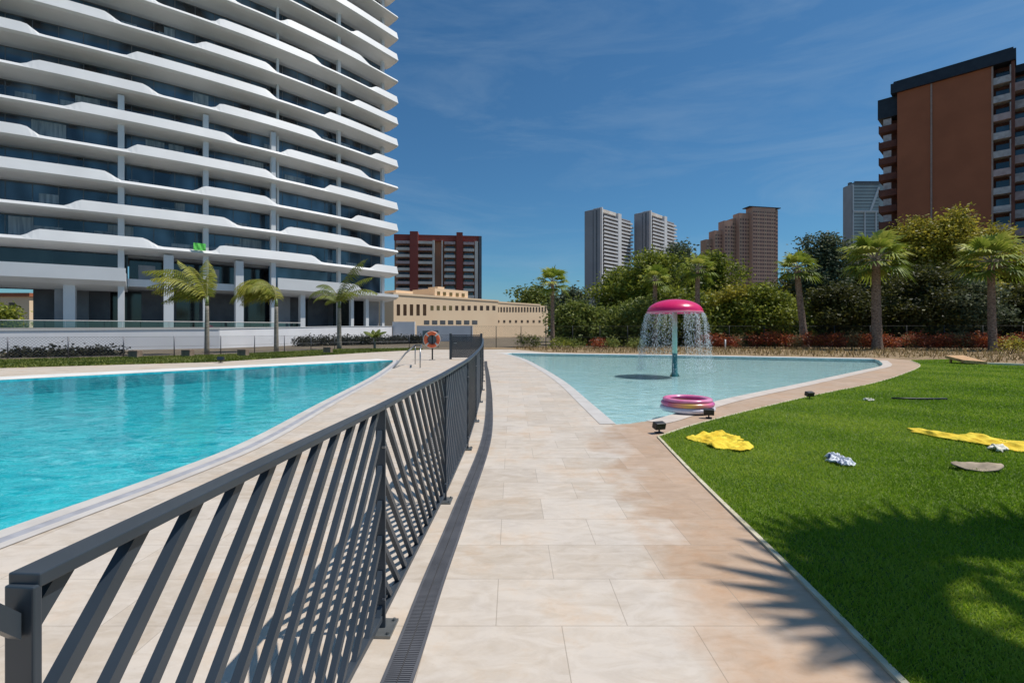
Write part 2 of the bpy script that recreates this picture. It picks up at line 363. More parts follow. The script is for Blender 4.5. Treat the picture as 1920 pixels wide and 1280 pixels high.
# ------------------------------------------------------------------ ground, deck, pools
def sheet(name, loops, z, mat, kind='structure', **kw):
    lv = [[Vector((p[0], p[1], z)) for p in L] for L in loops]
    tris = tessellate_polygon(lv)
    V = [v for L in lv for v in L]
    me = bpy.data.meshes.new(name)
    fs = []
    for t in tris:
        a, b, c = (V[i] for i in t)
        n = (b - a).cross(c - a)
        if n.length < 1e-9: continue
        fs.append(t if n.z > 0 else t[::-1])
    me.from_pydata([tuple(v) for v in V], [], fs); me.update()
    o = link(name, me, mat)
    tag(o, kind=kind, **kw)
    return o

def smooth_open(pts, n=5):
    """Catmull-Rom through the points"""
    P = [Vector((*p[:2], 0)) for p in pts]; out = []
    for i in range(len(P) - 1):
        a = P[i - 1] if i else P[i] * 2 - P[i + 1]
        b, c = P[i], P[i + 1]; d = P[i + 2] if i + 2 < len(P) else c * 2 - b
        for k in range(n):
            t = k / n
            q = 0.5 * ((2 * b) + (c - a) * t + (2 * a - 5 * b + 4 * c - d) * t * t + (3 * b - a - 3 * c + d) * t ** 3)
            out.append((q.x, q.y))
    out.append((P[-1].x, P[-1].y)); return out

def offset_open(pts, d):
    """offset to the left-hand side of the path direction"""
    out = []
    for i, p in enumerate(pts):
        a = Vector(pts[max(i - 1, 0)]); b = Vector(pts[min(i + 1, len(pts) - 1)])
        t = (b - a).normalized(); out.append((p[0] - t.y * d, p[1] + t.x * d))
    return out

# main pool: near edge runs away from the camera, far edge runs back to the left
P1_near = smooth_open([(-6.6, -9), (-5.2, -4), (-4.3, 0), (-3.84, 3.64), (-3.66, 5.06), (-3.62, 6.66), (-4.0, 10.1), (-4.62, 16.06), (-5.6, 22.6), (-6.1, 24.8)])
P1_far = [(-6.1, 24.8), (-11.7, 19.0), (-15.6, 14.8), (-24, 6), (-31, -2), (-31, -9)]
pool1 = P1_near + P1_far[1:]
P2_left = smooth_open([(1.67, 7.8), (1.64, 10), (1.56, 14.4), (1.2, 20), (0.65, 26), (-0.35, 31.7)])
P2_far = [(0.0, 32.5), (10, 29.5), (19.2, 25.7)]
P2_right = smooth_open([(18.6, 24.6), (16, 21.0), (12.8, 18.0), (8.3, 13.9), (4.5, 10.5), (2.6, 8.4), (1.9, 7.85)])
pool2 = P2_left + P2_far + P2_right                       # clockwise is fine, tessellation copes
LW_left = smooth_open([(0.6, -9), (1.2, -4), (1.5, 0), (1.68, 2.07), (1.77, 3.1), (1.9, 4.9), (2.08, 6.85)])
LW_top = smooth_open([(2.08, 6.85), (3.26, 8.03), (6.6, 10.9), (10.4, 13.9), (14.2, 17.4), (17.6, 20.9), (20.2, 24.6)])
lawn = LW_left + LW_top[1:] + [(23.2, 25.6), (22.0, 22.6), (20.9, 21.7), (22.0, 20.2), (34, 9), (44, -9)]
deck_outer = [(-46, -10), (-46, 6), (-20.6, 19.5), (-14.2, 23.3), (-9.7, 34), (-7, 38.5), (0, 39.2), (2.4, 33.6), (10.2, 30.4), (20.6, 26.4), (20.2, 24.6)] \
             + LW_top[::-1][1:] + LW_left[::-1][1:] + [(0.6, -10)]
BIG = 2600
sheet('ground', [[(-BIG, -400), (BIG, -400), (BIG, BIG), (-BIG, BIG)], pool1, pool2], -0.010, M['soil'])
sheet('pool_deck', [deck_outer, pool1, pool2], 0.0, M['deck'])
sheet('lawn', [lawn], 0.006, M['lawn'])
sheet('turf_strip', [[(-46, 6.0), (-20.6, 19.5), (-14.2, 23.3), (-9.7, 34), (-7, 38.5), (-8.5, 41), (-13.7, 39), (-17.9, 29.6), (-25.7, 24.6), (-46, 13)]], 0.005, M['strip'])
sheet('planting_bed', [[(-3, 39.3), (0, 39.2), (2.4, 33.6), (10.2, 30.4), (20.6, 26.4), (20.2, 24.6), (23.2, 25.6), (22.0, 22.6), (20.9, 21.7), (22.0, 20.2), (34, 9), (60, 9), (70, 40), (20, 45), (-3, 44)]], 0.004, M['bed'])

def basin(name, loop, ztop, depth, mat):
    mb = MB(); n = len(loop)
    mb.v = [(p[0], p[1], ztop) for p in loop] + [(p[0], p[1], -depth) for p in loop]
    for i in range(n):
        j = (i + 1) % n; mb.f.append((i, j, n + j, n + i))
    o = mb.build(name + '_wall', mat); tag(o, kind='structure')
    sheet(name + '_floor', [loop], -depth, mat)
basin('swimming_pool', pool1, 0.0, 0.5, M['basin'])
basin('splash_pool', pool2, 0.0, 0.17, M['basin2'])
sheet('pool_water', [pool1], -0.035, M['water'])
sheet('splash_pool_water', [pool2], -0.03, M['water2'])

def ribbon(name, pts, d0, d1, z, mat, **kw):
    a = offset_open(pts, d0); b = offset_open(pts, d1); n = len(pts)
    mb = MB(); mb.v = [(*p, z) for p in a] + [(*p, z) for p in b]
    up = d1 > d0
    for i in range(n - 1):
        mb.f.append((i, i + 1, n + i + 1, n + i) if up else (i, n + i, n + i + 1, i + 1))
    o = mb.build(name, mat); tag(o, **kw) if kw else tag(o, kind='structure'); return o
ribbon('pool_coping', P1_near, 0.0, -0.16, 0.006, M['coping'])
M['overflow'] = vari('overflow_grid', (0.33, 0.33, 0.36), (0.42, 0.42, 0.45), 8, 0.6)
ribbon('overflow_gutter', P1_near, -0.16, -0.26, 0.005, M['overflow'])
ribbon('pool_coping', P1_near, -0.26, -0.36, 0.007, M['coping'])
ribbon('pool_coping', P1_far[:4] + [(-31, -2)], 0.0, -1.5, 0.006, M['coping2'])
ribbon('splash_pool_coping', P2_left, 0.0, 0.26, 0.006, M['coping'])
ribbon('splash_pool_coping', [(-0.35, 31.7)] + P2_far[0:3], 0.0, 0.8, 0.0065, M['coping2'])
ribbon('splash_pool_coping', P2_right[:-3], 0.0, 0.34, 0.007, vari('beige_coping_stone', (0.56, 0.48, 0.41), (0.66, 0.575, 0.50), 2.5, 0.55))
# beige stone edging along the lawn
M['edging'] = vari('lawn_edge_stone', (0.50, 0.44, 0.30), (0.66, 0.60, 0.44), 6, 0.8)
e = MB()
for pts in (LW_left, LW_top):
    a = offset_open(pts, 0.0); b = offset_open(pts, 0.035); n = len(pts)
    for i in range(n - 1):
        vs = [(*a[i], 0.016), (*a[i + 1], 0.016), (*b[i + 1], 0.016), (*b[i], 0.016), (*a[i], -0.01), (*a[i + 1], -0.01), (*b[i + 1], -0.01), (*b[i], -0.01)]
        e.add(vs, [(0, 1, 2, 3), (4, 5, 1, 0), (3, 2, 6, 7)])
o = e.build('lawn_edging', M['edging']); tag(o, kind='structure')
# pale kerb and timber ramp at the far corner of the lawn
k = MB(); A = Vector((20.95, 21.55)); B = Vector((34.0, 9.3)); t = (B - A).normalized()
k.box(((A.x + B.x) / 2, (A.y + B.y) / 2, 0.05), ((B - A).length, 0.16, 0.10), math.atan2(t.y, t.x))
o = k.build('kerb', M['cream'] if False else vari('pale_kerb_stone', (0.70, 0.66, 0.50), (0.82, 0.78, 0.62), 3, 0.8), bevel=0.01); tag(o, 'pale stone kerb along the far right edge of the lawn', 'kerb')
k = MB()
x0, y0 = G(1783, 676); x1, y1 = G(1832, 684)
k.add([(20.15, 22.6, 0.36), (21.1, 22.7, 0.36), (20.9, 21.35, 0.14), (20.1, 21.6, 0.20), (20.15, 22.6, 0.24), (21.1, 22.7, 0.24), (20.9, 21.35, 0.02), (20.1, 21.6, 0.08)],
      [(0, 3, 2, 1), (4, 5, 6, 7), (0, 4, 7, 3), (1, 2, 6, 5), (3, 7, 6, 2), (0, 1, 5, 4)])
for q in ((20.3, 22.45), (20.95, 22.55)): k.box((q[0], q[1], 0.12), (0.07, 0.07, 0.26))
o = k.build('timber_ramp', vari('orange_timber', (0.42, 0.22, 0.09), (0.62, 0.38, 0.18), 3, 0.7, stretch=(6, 1, 1))); tag(o, 'orange brown timber slab rising from the grass beside the pale kerb', 'ramp')

# lawn blades, denser near the camera
def in_poly(x, y, poly):
    c = np.zeros(len(x), bool); n = len(poly); j = n - 1
    for i in range(n):
        xi, yi = poly[i]; xj, yj = poly[j]
        if yi != yj:
            m = ((yi > y) != (yj > y)) & (x < (xj - xi) * (y - yi) / (yj - yi) + xi); c ^= m
        j = i
    return c
def blades(name, poly, n, box, h, w, mat, seed, falloff=True, label=None, cat=None):
    g = np.random.default_rng(seed)
    if box[2] < 2:      # density falls with distance
        y = box[2] * (box[3] / box[2]) ** g.uniform(0, 1, n); x = box[0] + g.uniform(0, 1, n) * (np.minimum(y * 1.12 + 5.0, box[1]) - box[0])
    else: x = g.uniform(box[0], box[1], n); y = g.uniform(box[2], box[3], n)
    k = in_poly(x, y, poly); x = x[k]; y = y[k]
    n = len(x); a = g.uniform(0, 2 * math.pi, n); hh = h * g.uniform(0.55, 1.25, n) * (1 if box[2] > 2 else 0.8 + np.minimum(y, 12) * 0.03)
    lx = g.normal(0, 0.5, n) * hh; ly = g.normal(0, 0.5, n) * hh
    d = np.sqrt(x * x + y * y); ww = w * (1 + (d / 7.0))
    V = np.zeros((n, 3, 3))
    V[:, 0] = np.c_[x - np.cos(a) * ww, y - np.sin(a) * ww, np.full(n, 0.003)]
    V[:, 1] = np.c_[x + np.cos(a) * ww, y + np.sin(a) * ww, np.full(n, 0.003)]
    V[:, 2] = np.c_[x + lx, y + ly, hh]
    patch = 0.5 + 0.12 * np.sin(x * 3.1 + np.sin(y * 2.3) * 2) * np.sin(y * 3.7 + x) + 0.30 * np.sin(x * 1.1 + 1.7 * np.sin(y * 0.7)) * np.cos(y * 0.9 + x * 0.4)
    tone = np.clip(patch + g.normal(0, 0.22, n), 0, 1)
    o = np_mesh(name, V.reshape(-1, 3), np.arange(n * 3).reshape(-1, 3), mat, None, tone, 3)
    return tag(o, label, cat, kind='stuff')
blades('grass', lawn, 900000, (1.2, 27, 0.8, 25.6), 0.034, 0.0028, M['blade'], 3, label='short mown green lawn grass right of the stone path', cat='grass')
blades('grass', [(-46, 6.0), (-20.6, 19.5), (-14.2, 23.3), (-9.7, 34), (-7, 38.5), (-8.5, 41), (-13.7, 39), (-17.9, 29.6), (-25.7, 24.6), (-46, 13)], 120000,
       (-30, -7, 14, 41), 0.09, 0.012, M['blade2'], 6, label='strip of turf between the pool surround and the wire fence', cat='grass')

# drain channel beside the fence
DR = smooth_open([(-0.62, -1.2), (-0.56, 0.4), (-0.49, 2.07), (-0.47, 2.9), (-0.43, 4.03), (-0.355, 6.86), (-0.49, 10.5), (-0.68, 14), (-0.94, 18.2), (-1.10, 20.5), (-1.3, 24)], 8)
dr = empty('drain_channel', (-0.5, 2, 0), 0, 'long dark grey slotted drain channel curving along the foot of the fence', 'drain')
def path_pts(pts, step):
    out = []; acc = 0
    for i in range(len(pts) - 1):
        a = Vector(pts[i]); b = Vector(pts[i + 1]); L = (b - a).length; t = (b - a) / L
        while acc < L:
            out.append((a + t * acc, t)); acc += step
        acc -= L
    return out
mb = MB()
for (p, t) in path_pts(DR, 0.0125):
    if p.y > 9: break
    n = Vector((-t.y, t.x)); w = 0.054
    for (u0, u1) in ((-w, -0.003), (0.003, w)):
        a = p + n * u0; b = p + n * u1; s = t * 0.0042
        mb.add([(*(a - s), 0.0095), (*(b - s), 0.0095), (*(b + s), 0.0095), (*(a + s), 0.0095), (*(a - s), 0.004), (*(b - s), 0.004)], [(0, 1, 2, 3), (4, 5, 1, 0)])
g1 = mb.build('grating', M['grate'], dr, (-0.5, 2, 0))
mb = MB()
for d0, d1, z in ((-0.068, -0.054, 0.012), (0.054, 0.068, 0.012)):
    a = offset_open(DR, d0); b = offset_open(DR, d1); n = len(DR); s = len(mb.v)
    mb.v += [(*p, z) for p in a] + [(*p, z) for p in b] + [(*p, 0.001) for p in a] + [(*p, 0.001) for p in b]
    for i in range(n - 1):
        mb.f += [(s + i, s + i + 1, s + n + i + 1, s + n + i), (s + 2 * n + i, s + 2 * n + i + 1, s + i + 1, s + i), (s + n + i, s + n + i + 1, s + 3 * n + i + 1, s + 3 * n + i)]
mb.build('frame', M['grate'], dr, (-0.5, 2, 0))
mb = MB(); a = offset_open(DR, -0.056); b = offset_open(DR, 0.056); n = len(DR)
mb.v = [(*p, 0.003) for p in a] + [(*p, 0.003) for p in b]
mb.f = [(i, i + 1, n + i + 1, n + i) for i in range(n - 1)]
mb.build('channel_body', vari('channel_shadow_grey', (0.05, 0.05, 0.055), (0.075, 0.075, 0.08), 4, 0.9), dr, (-0.5, 2, 0))

# ------------------------------------------------------------------ pool fence with diagonal slats
FP = [(-0.98, -1.05), (-0.75, 0.745), (-0.66, 2.44), (-0.60, 4.27), (-0.575, 6.15), (-0.61, 8.03), (-0.68, 10.2), (-0.76, 12.3), (-0.87, 14.4), (-0.99, 16.5), (-1.11, 18.6), (-1.24, 20.7), (-1.37, 22.8), (-1.5, 24.9)]
FH = 1.125
fence = empty('pool_fence', (-0.73, 0.76, 0), 0, 'long anthracite metal fence with diagonal slats running beside the stone path', 'fence')
FO = (-0.73, 0.76, 0)
def slat_panel(A, B, lean, zlo=0.085, zhi=FH - 0.0175, pitch=0.158, gap=0.012, th=0.024, wd=0.027):
    """slats lean forward (+1) or backward (-1) inside the panel, clipped to its rectangle"""
    A = Vector(A); B = Vector(B); t = (B - A).normalized(); L = (B - A).length - 2 * gap; n = Vector((-t.y, t.x))
    H = zhi - zlo; tn = math.tan(R(48)); mb = MB(); run = H / tn
    hw = wd / 2 / math.sin(R(48))
    s = -run + pitch * 0.3
    while s < L:
        # centre line from (s, 0) to (s+run, H); polygon clipped in u
        poly = [(s - hw, 0), (s + hw, 0), (s + run + hw, H), (s + run - hw, H)]
        def clip(P, f, inter):
            out = []
            for i in range(len(P)):
                a, b = P[i - 1], P[i]
                if f(b):
                    if not f(a): out.append(inter(a, b))
                    out.append(b)
                elif f(a): out.append(inter(a, b))
            return out
        P = clip(poly, lambda q: q[0] >= 0, lambda a, b: (0, a[1] + (b[1] - a[1]) * (0 - a[0]) / (b[0] - a[0])))
        if P: P = clip(P, lambda q: q[0] <= L, lambda a, b: (L, a[1] + (b[1] - a[1]) * (L - a[0]) / (b[0] - a[0])))
        if len(P) > 2:
            vs = []
            for side in (-th / 2, th / 2):
                for (u, z) in P:
                    uu = (u if lean > 0 else L - u) + gap
                    q = A + t * uu + n * side; vs.append((q.x, q.y, zlo + z))
            m = len(P); fs = [tuple(range(m)), tuple(range(2 * m - 1, m - 1, -1))] + [(i, (i + 1) % m, m + (i + 1) % m, m + i) for i in range(m)]
            mb.add(vs, fs)
        s += pitch
    return mb
for i in range(len(FP) - 1):
    A, B = FP[i], FP[i + 1]
    a = Vector(A); b = Vector(B); t = (b - a).normalized(); L = (b - a).length; an = math.atan2(t.y, t.x); mid = (a + b) / 2
    lean = 1 if i % 2 == 1 else -1
    slat_panel(A, B, lean).build('slat_panel', M['fence'], fence, FO)
    zt = FH - 0.018 - (0.03 if i == 0 else 0)
    MB().box((mid.x, mid.y, zt + 0.010), (L - 0.001 if i else L - 0.13, 0.052, 0.022), an).build('top_rail', M['fence'], fence, FO, bevel=0.0025)
    MB().box((mid.x, mid.y, 0.07), (L - 0.05, 0.035, 0.03), an).build('bottom_rail', M['fence'], fence, FO, bevel=0.003)
    for s_, q in ((1, a), (-1, b)):
        for z in (0.16, 0.92):
            c = q + t * (0.014 * s_) + Vector((t.y, -t.x)) * 0.012
            MB().tube([(c.x, c.y, z), (c.x + t.y * 0.016, c.y - t.x * 0.016, z)], 0.006, 6).build('bolt', M['steel'], fence, FO)
for i, p in enumerate(FP):
    a = Vector(FP[max(i - 1, 0)]); b = Vector(FP[min(i + 1, len(FP) - 1)]); t = (b - a).normalized(); an = math.atan2(t.y, t.x)
    MB().box((p[0], p[1], (FH - 0.0135) / 2 + 0.004), (0.014, 0.050, FH - 0.0215), an).build('post', M['fence'], fence, FO, bevel=0.003)
    pl = MB().box((p[0] + 0.015, p[1], 0.008), (0.15, 0.11, 0.012), an)
    for sx in (-1, 1):
        for sy in (-1, 1):
            c = Vector(p) + Vector((0.015, 0)) + t * (0.055 * sx) + Vector((-t.y, t.x)) * (0.038 * sy); pl.tube([(c.x, c.y, 0.012), (c.x, c.y, 0.026)], 0.008, 6)
    pl.build('base_plate', M['zinc'], fence, FO)
# gate at the far end, turned towards the pool
gx0, gx1, gy = -1.62, -3.25, 25.6
gate = empty('pool_gate', (gx0, gy, 0), 0, 'dark grey slatted gate standing across the far end of the fence', 'gate')
GO = (gx0, gy, 0)
slat_panel((gx1 + 0.05, gy + 0.1), (gx0 - 0.05, gy), 1, pitch=0.09, wd=0.06, zhi=1.22).build('slat_panel', M['fence'], gate, GO)
MB().box(((gx0 + gx1) / 2, gy + 0.05, 1.26), (abs(gx1 - gx0), 0.05, 0.05), 0).build('top_rail', M['fence'], gate, GO)
for x in (gx0, gx1): MB().box((x, gy + (0.1 if x == gx1 else 0), 0.68), (0.12, 0.12, 1.36)).build('post', M['fence'], gate, GO, bevel=0.005)
MB().box((gx1 + 0.25, gy + 0.02, 0.85), (0.16, 0.05, 0.03)).build('handle', M['steel'], gate, GO)

# ------------------------------------------------------------------ pool side things
# splash mushroom
FX, FY = 5.95, 17.75
mush = empty('mushroom_fountain', (FX, FY, 0.0), 0, 'pink mushroom shaped water fountain on a green pole in the splash pool', 'fountain')
mb = MB(); prof = []
for i in range(13):
    a = R(90) * (1 - i / 12); prof.append((0.97 * math.cos(a) + 0.001, 2.20 + 0.45 * math.sin(a)))
prof[-1] = (0.97, 2.20)
mb.lathe(prof + [(0.97, 2.15), (0.93, 2.15), (0.85, 2.28), (0.5, 2.42), (0.05, 2.46)], 48)
mb.build('canopy', M['pink'], mush, (0, 0, -0.0), smooth=True)
MB().lathe([(0.965, 2.14), (0.995, 2.155), (0.995, 2.20), (0.965, 2.21)], 48, closed=True).build('rim', M['pinkrim'], mush, smooth=True)
MB().lathe([(0.090, 0.68), (0.088, 2.5), (0.03, 2.5)], 20).build('pole', M['mint'], mush, smooth=True)
MB().lathe([(0.16, -0.2), (0.16, -0.12), (0.10, -0.02), (0.092, 0.68)], 20).build('pole_foot', M['teal'], mush, smooth=True)
g = np.random.default_rng(11); V = []; Fc = []
nst = 40
for sidx in range(nst):
    a0 = 2 * math.pi * sidx / nst + g.normal(0, 0.09); v0 = 0.35 + 0.25 * g.random()
    for k in range(230):
        tt = g.random() ** 0.75 * 0.66; rr = 0.97 + v0 * tt + g.normal(0, 0.02 + 0.05 * tt); z = 2.14 - 0.2 * tt - 4.9 * tt * tt
        if z < 0.03: continue
        a = a0 + g.normal(0, 0.03 + 0.09 * tt); c = np.array([FX + rr * math.cos(a), FY + rr * math.sin(a), z])
        s = 0.0022 + 0.0042 * g.random(); L = s * (1.5 + 4 * tt + 3 * g.random()); b = len(V)
        for q in ((s, 0, 0), (-s * 0.5, s * 0.87, 0), (-s * 0.5, -s * 0.87, 0), (0, 0, L), (0, 0, -L)): V.append(c + np.array(q))
        for f in ((0, 1, 3), (1, 2, 3), (2, 0, 3), (1, 0, 4), (2, 1, 4), (0, 2, 4)): Fc.append([b + i for i in f])
o = np_mesh('falling_water', np.array(V), np.array(Fc), M['drop'], nper=3); tag(o, 'curtain of water drops falling from the rim of the pink mushroom fountain', 'water', kind='stuff')

# inflatable paddling pool
ix, iy = 3.27, 9.05
inf = empty('inflatable_pool', (ix, iy, 0.01), R(25), 'small round inflatable paddling pool with pink and white rings at the splash pool edge', 'inflatable pool'); inf.scale = (1, 1, .72)
def torus(Rr, r, z, a0=0, a1=2 * math.pi, n=44, m=12, sq=0.9):
    mb = MB(); full = abs(a1 - a0 - 2 * math.pi) < 1e-6; N = n if full else n + 1
    for i in range(N):
        a = a0 + (a1 - a0) * i / n
        for j in range(m):
            b = 2 * math.pi * j / m; rr = Rr + r * math.cos(b)
            mb.v.append((rr * math.cos(a), rr * math.sin(a), z + r * sq * math.sin(b)))
    for i in range(n):
        i2 = (i + 1) % n if full else i + 1
        for j in range(m):
            j2 = (j + 1) % m; mb.f.append((i * m + j, i2 * m + j, i2 * m + j2, i * m + j2))
    return mb
M['pvcw'] = vari('pearl_white_vinyl', (0.66, 0.62, 0.70), (0.80, 0.76, 0.80), 5, 0.25)
torus(0.41, 0.085, 0.08).build('ring', M['pvcw'], inf, smooth=True)
def bandmat(name, cols):
    m, nt, p = nmat(name); setin(p, 0.25, 0, 0.5)
    tc = nt.nodes.new('ShaderNodeTexCoord'); gr = nt.nodes.new('ShaderNodeTexGradient'); gr.gradient_type = 'RADIAL'
    nt.links.new(tc.outputs['Object'], gr.inputs['Vector'])
    r = nt.nodes.new('ShaderNodeValToRGB'); e = r.color_ramp.elements
    for i, c in enumerate(cols):
        q = e[i] if i < 2 else e.new(i / len(cols)); q.position = i / len(cols); q.color = (*c, 1)
    nt.links.new(gr.outputs['Fac'], r.inputs['Fac']); nt.links.new(r.outputs['Color'], p.inputs['Base Color']); return m
M['rainbow'] = bandmat('pink_orange_vinyl', [(0.75, 0.10, 0.22), (0.72, 0.45, 0.10), (0.80, 0.16, 0.35), (0.25, 0.12, 0.45), (0.75, 0.20, 0.30), (0.80, 0.62, 0.12), (0.75, 0.15, 0.30)])
tag(torus(0.40, 0.078, 0.205).build('ring', M['rainbow'], inf, smooth=True), 'striped pink, yellow and violet ring')
tag(torus(0.385, 0.060, 0.30).build('ring', vari('pink_vinyl', (0.78, 0.16, 0.34), (0.82, 0.34, 0.52), 3, 0.25), inf, smooth=True), 'top ring of pink vinyl')
MB().lathe([(0.001, 0.012), (0.33, 0.014)], 32).build('floor_sheet', vari('violet_vinyl', (0.22, 0.05, 0.26), (0.42, 0.10, 0.35), 3, 0.35), inf)

# garden spotlights
spot = empty('garden_spotlight', (*G(1236, 812), 0), R(200))
MB().box((0, 0, 0.012), (0.10, 0.10, 0.012)).build('base_plate', M['dark'], spot)
MB().tube([(0, 0, 0.015), (0, 0, 0.07)], 0.012, 8).build('stem', M['dark'], spot)
MB().box((0, 0.0, 0.115), (0.17, 0.10, 0.10), 0, Matrix.Rotation(R(-14), 3, 'X')).build('lamp_housing', M['dark'], spot, bevel=0.01)
MB().box((0, -0.058, 0.128), (0.145, 0.008, 0.078), 0, Matrix.Rotation(R(-14), 3, 'X')).build('lens', M['glass2'], spot)
tag(spot, 'black garden spotlight at the corner where the lawn meets the path', 'spotlight', 'black garden spotlights')
for (px, py, rz, lb, sc) in ((1329, 784, 160, 'black garden spotlight right in front of the inflatable paddling pool', 1.0), (1518, 748, 190, 'black garden spotlight farthest along the curved pool edge', 1.0),
                         (414, 680, 20, 'black garden spotlight by the turf strip across the swimming pool', 1.7)):
    c = copy_tree(spot, (*G(px, py), 0), R(rz), sc); tag(c, lb, 'spotlight', 'black garden spotlights')

# crumpled cloths on the lawn
def cloth(name, c, size, rz, mat, seed, h=0.05, freq=6.0, hole=None, n=54):
    g = random.Random(seed); ph = [g.uniform(0, 6.28) for _ in range(12)]
    mb = MB(); idx = {}
    for i in range(n + 1):
        for j in range(n + 1):
            u = i / n * 2 - 1; v = j / n * 2 - 1
            a = math.atan2(v, u); r = math.hypot(u, v)
            lim = 0.74 + 0.13 * math.sin(2 * a + ph[0]) + 0.10 * math.sin(3 * a + ph[1]) + 0.07 * math.sin(5 * a + ph[2]) + 0.05 * math.sin(9 * a + ph[3])
            if r > lim: continue
            z = 0.5 + 0.22 * math.sin(u * freq + ph[4] + 2 * math.sin(v * 3 + ph[5])) + 0.2 * math.sin(v * freq * 1.3 + ph[6] + 1.6 * math.sin(u * 4 + ph[7])) + 0.14 * math.sin((u + v) * freq * 2.1 + ph[8]) + 0.1 * math.sin((u - v) * freq * 3 + ph[9])
            z *= min(1, (lim - r) * 5 + 0.25)
            x = u * size[0] / 2 + 0.02 * math.sin(v * 14 + ph[10]); y = v * size[1] / 2 + 0.02 * math.sin(u * 13 + ph[11])
            idx[i, j] = len(mb.v); mb.v.append((x, y, 0.02 + max(0, z) * h))
    for (i, j) in list(idx):
        q = [(i, j), (i + 1, j), (i + 1, j + 1), (i, j + 1)]
        if all(k in idx for k in q):
            if hole and hole((i + 0.5) / n * 2 - 1, (j + 0.5) / n * 2 - 1): continue
            mb.f.append(tuple(idx[k] for k in q))
    used = sorted({i for f in mb.f for i in f}); mp = {a: b for b, a in enumerate(used)}
    mb.v = [mb.v[i] for i in used]; mb.f = [tuple(mp[i] for i in f) for f in mb.f]
    o = mb.build(name, mat, None, (0, 0, 0), smooth=True); o.location = (c[0], c[1], 0); o.rotation_euler = (0, 0, rz)
    s = o.modifiers.new('thickness', 'SOLIDIFY'); s.thickness = 0.008
    return o
tag(cloth('beach_towel', G(1350, 829), (1.02, 1.25), R(-20), M['yellow'], 5, 0.065, 8.5, n=90), 'crumpled yellow towel on the lawn near the path corner', 'towel', 'yellow towels on the lawn')
tag(cloth('beach_towel', G(1838, 829), (0.85, 2.0), R(18), M['yellow'], 9, 0.065, 7, n=90), 'long yellow towel stretched out on the grass at the right edge', 'towel', 'yellow towels on the lawn')
tag(cloth('white_cloth', G(1872, 846), (0.34, 0.28), R(30), M['cream'], 3, 0.06, 4, n=24), 'small cream white cloth in front of the long yellow towel', 'cloth')
tag(cloth('swim_cloth', G(1572, 867), (0.26, 0.72), R(-8), M['bluewhite'], 21, 0.07, 8), 'small blue and white patterned cloth lying on the lawn', 'cloth')
tag(cloth('paper_scrap', G(1630, 752), (0.25, 0.25), R(10), M['cream'], 31, 0.05, 4, n=20), 'tiny white scrap on the lawn below the splash pool edge', 'scrap')
# flat oval canvas disc with dark underside, slightly curled up
c0 = G(1830, 882)
mb = MB(); n = 28
for layer in (0, 1):
    for rr in (0.0, 0.35, 0.7, 1.0):
        for kq in range(n):
            a = 2 * math.pi * kq / n; x = 0.235 * rr * math.cos(a); y = 0.10 * rr * math.sin(a)
            mb.v.append((x, y, 0.03 + 0.55 * (x + 0.02) ** 2 + 0.02 * rr ** 4 - layer * 0.012 + 0.004 * math.sin(9 * a) * rr))
for layer in (0, 1):
    for i in range(3):
        for kq in range(n):
            k2 = (kq + 1) % n; b = layer * 4 * n
            f = (b + i * n + kq, b + i * n + k2, b + (i + 1) * n + k2, b + (i + 1) * n + kq); mb.f.append(f if not layer else f[::-1])
for kq in range(n):
    k2 = (kq + 1) % n; mb.f.append((3 * n + kq, 3 * n + k2, 7 * n + k2, 7 * n + kq))
o = mb.build('sun_hat', M['sand'], None, smooth=True); o.location = (*c0, 0.0); o.rotation_euler = (R(12), 0, R(-12))
tag(o, 'flat sand coloured oval hat lying on the grass below the long yellow towel', 'hat')
mb = MB(); mb.tube([(*G(1672, 749), 0.03), (*G(1700, 750), 0.035), (*G(1740, 750.5), 0.035), (*G(1775, 750), 0.03)], 0.022, 8)  # thin dark tube laid flat on the grass
tag(mb.build('dark_strip', M['dark'], smooth=True), 'short thin dark strip lying in the middle of the lawn', 'hose')

# pool handrail at the stairs
hr = empty('pool_handrail', (*G(770, 690), 0), 0, 'dark metal handrail dropping into the far corner of the swimming pool', 'handrail')
HO = (*G(770, 690), 0)
x0, D0 = G(735, 690); px = XD(787, 19.6)
mb = MB().tube([(-4.75, 19.3, -0.4), (-4.75, 19.3, -0.02), (-4.55, 20.8, 0.55), (-4.35, 21.8, 0.85), (-4.0, 21.4, 0.86), (px, 19.7, 0.74)], 0.035, 8)
mb.build('rail', M['mullion'], hr, HO, smooth=True)
MB().tube([(px, 19.7, 0.0), (px, 19.7, 0.75)], 0.026, 8).build('post', M['steel'], hr, HO, smooth=True)
MB().tube([(-4.35, 21.8, 0.0), (-4.35, 21.8, 0.85)], 0.022, 8).build('post', M['steel'], hr, HO, smooth=True)
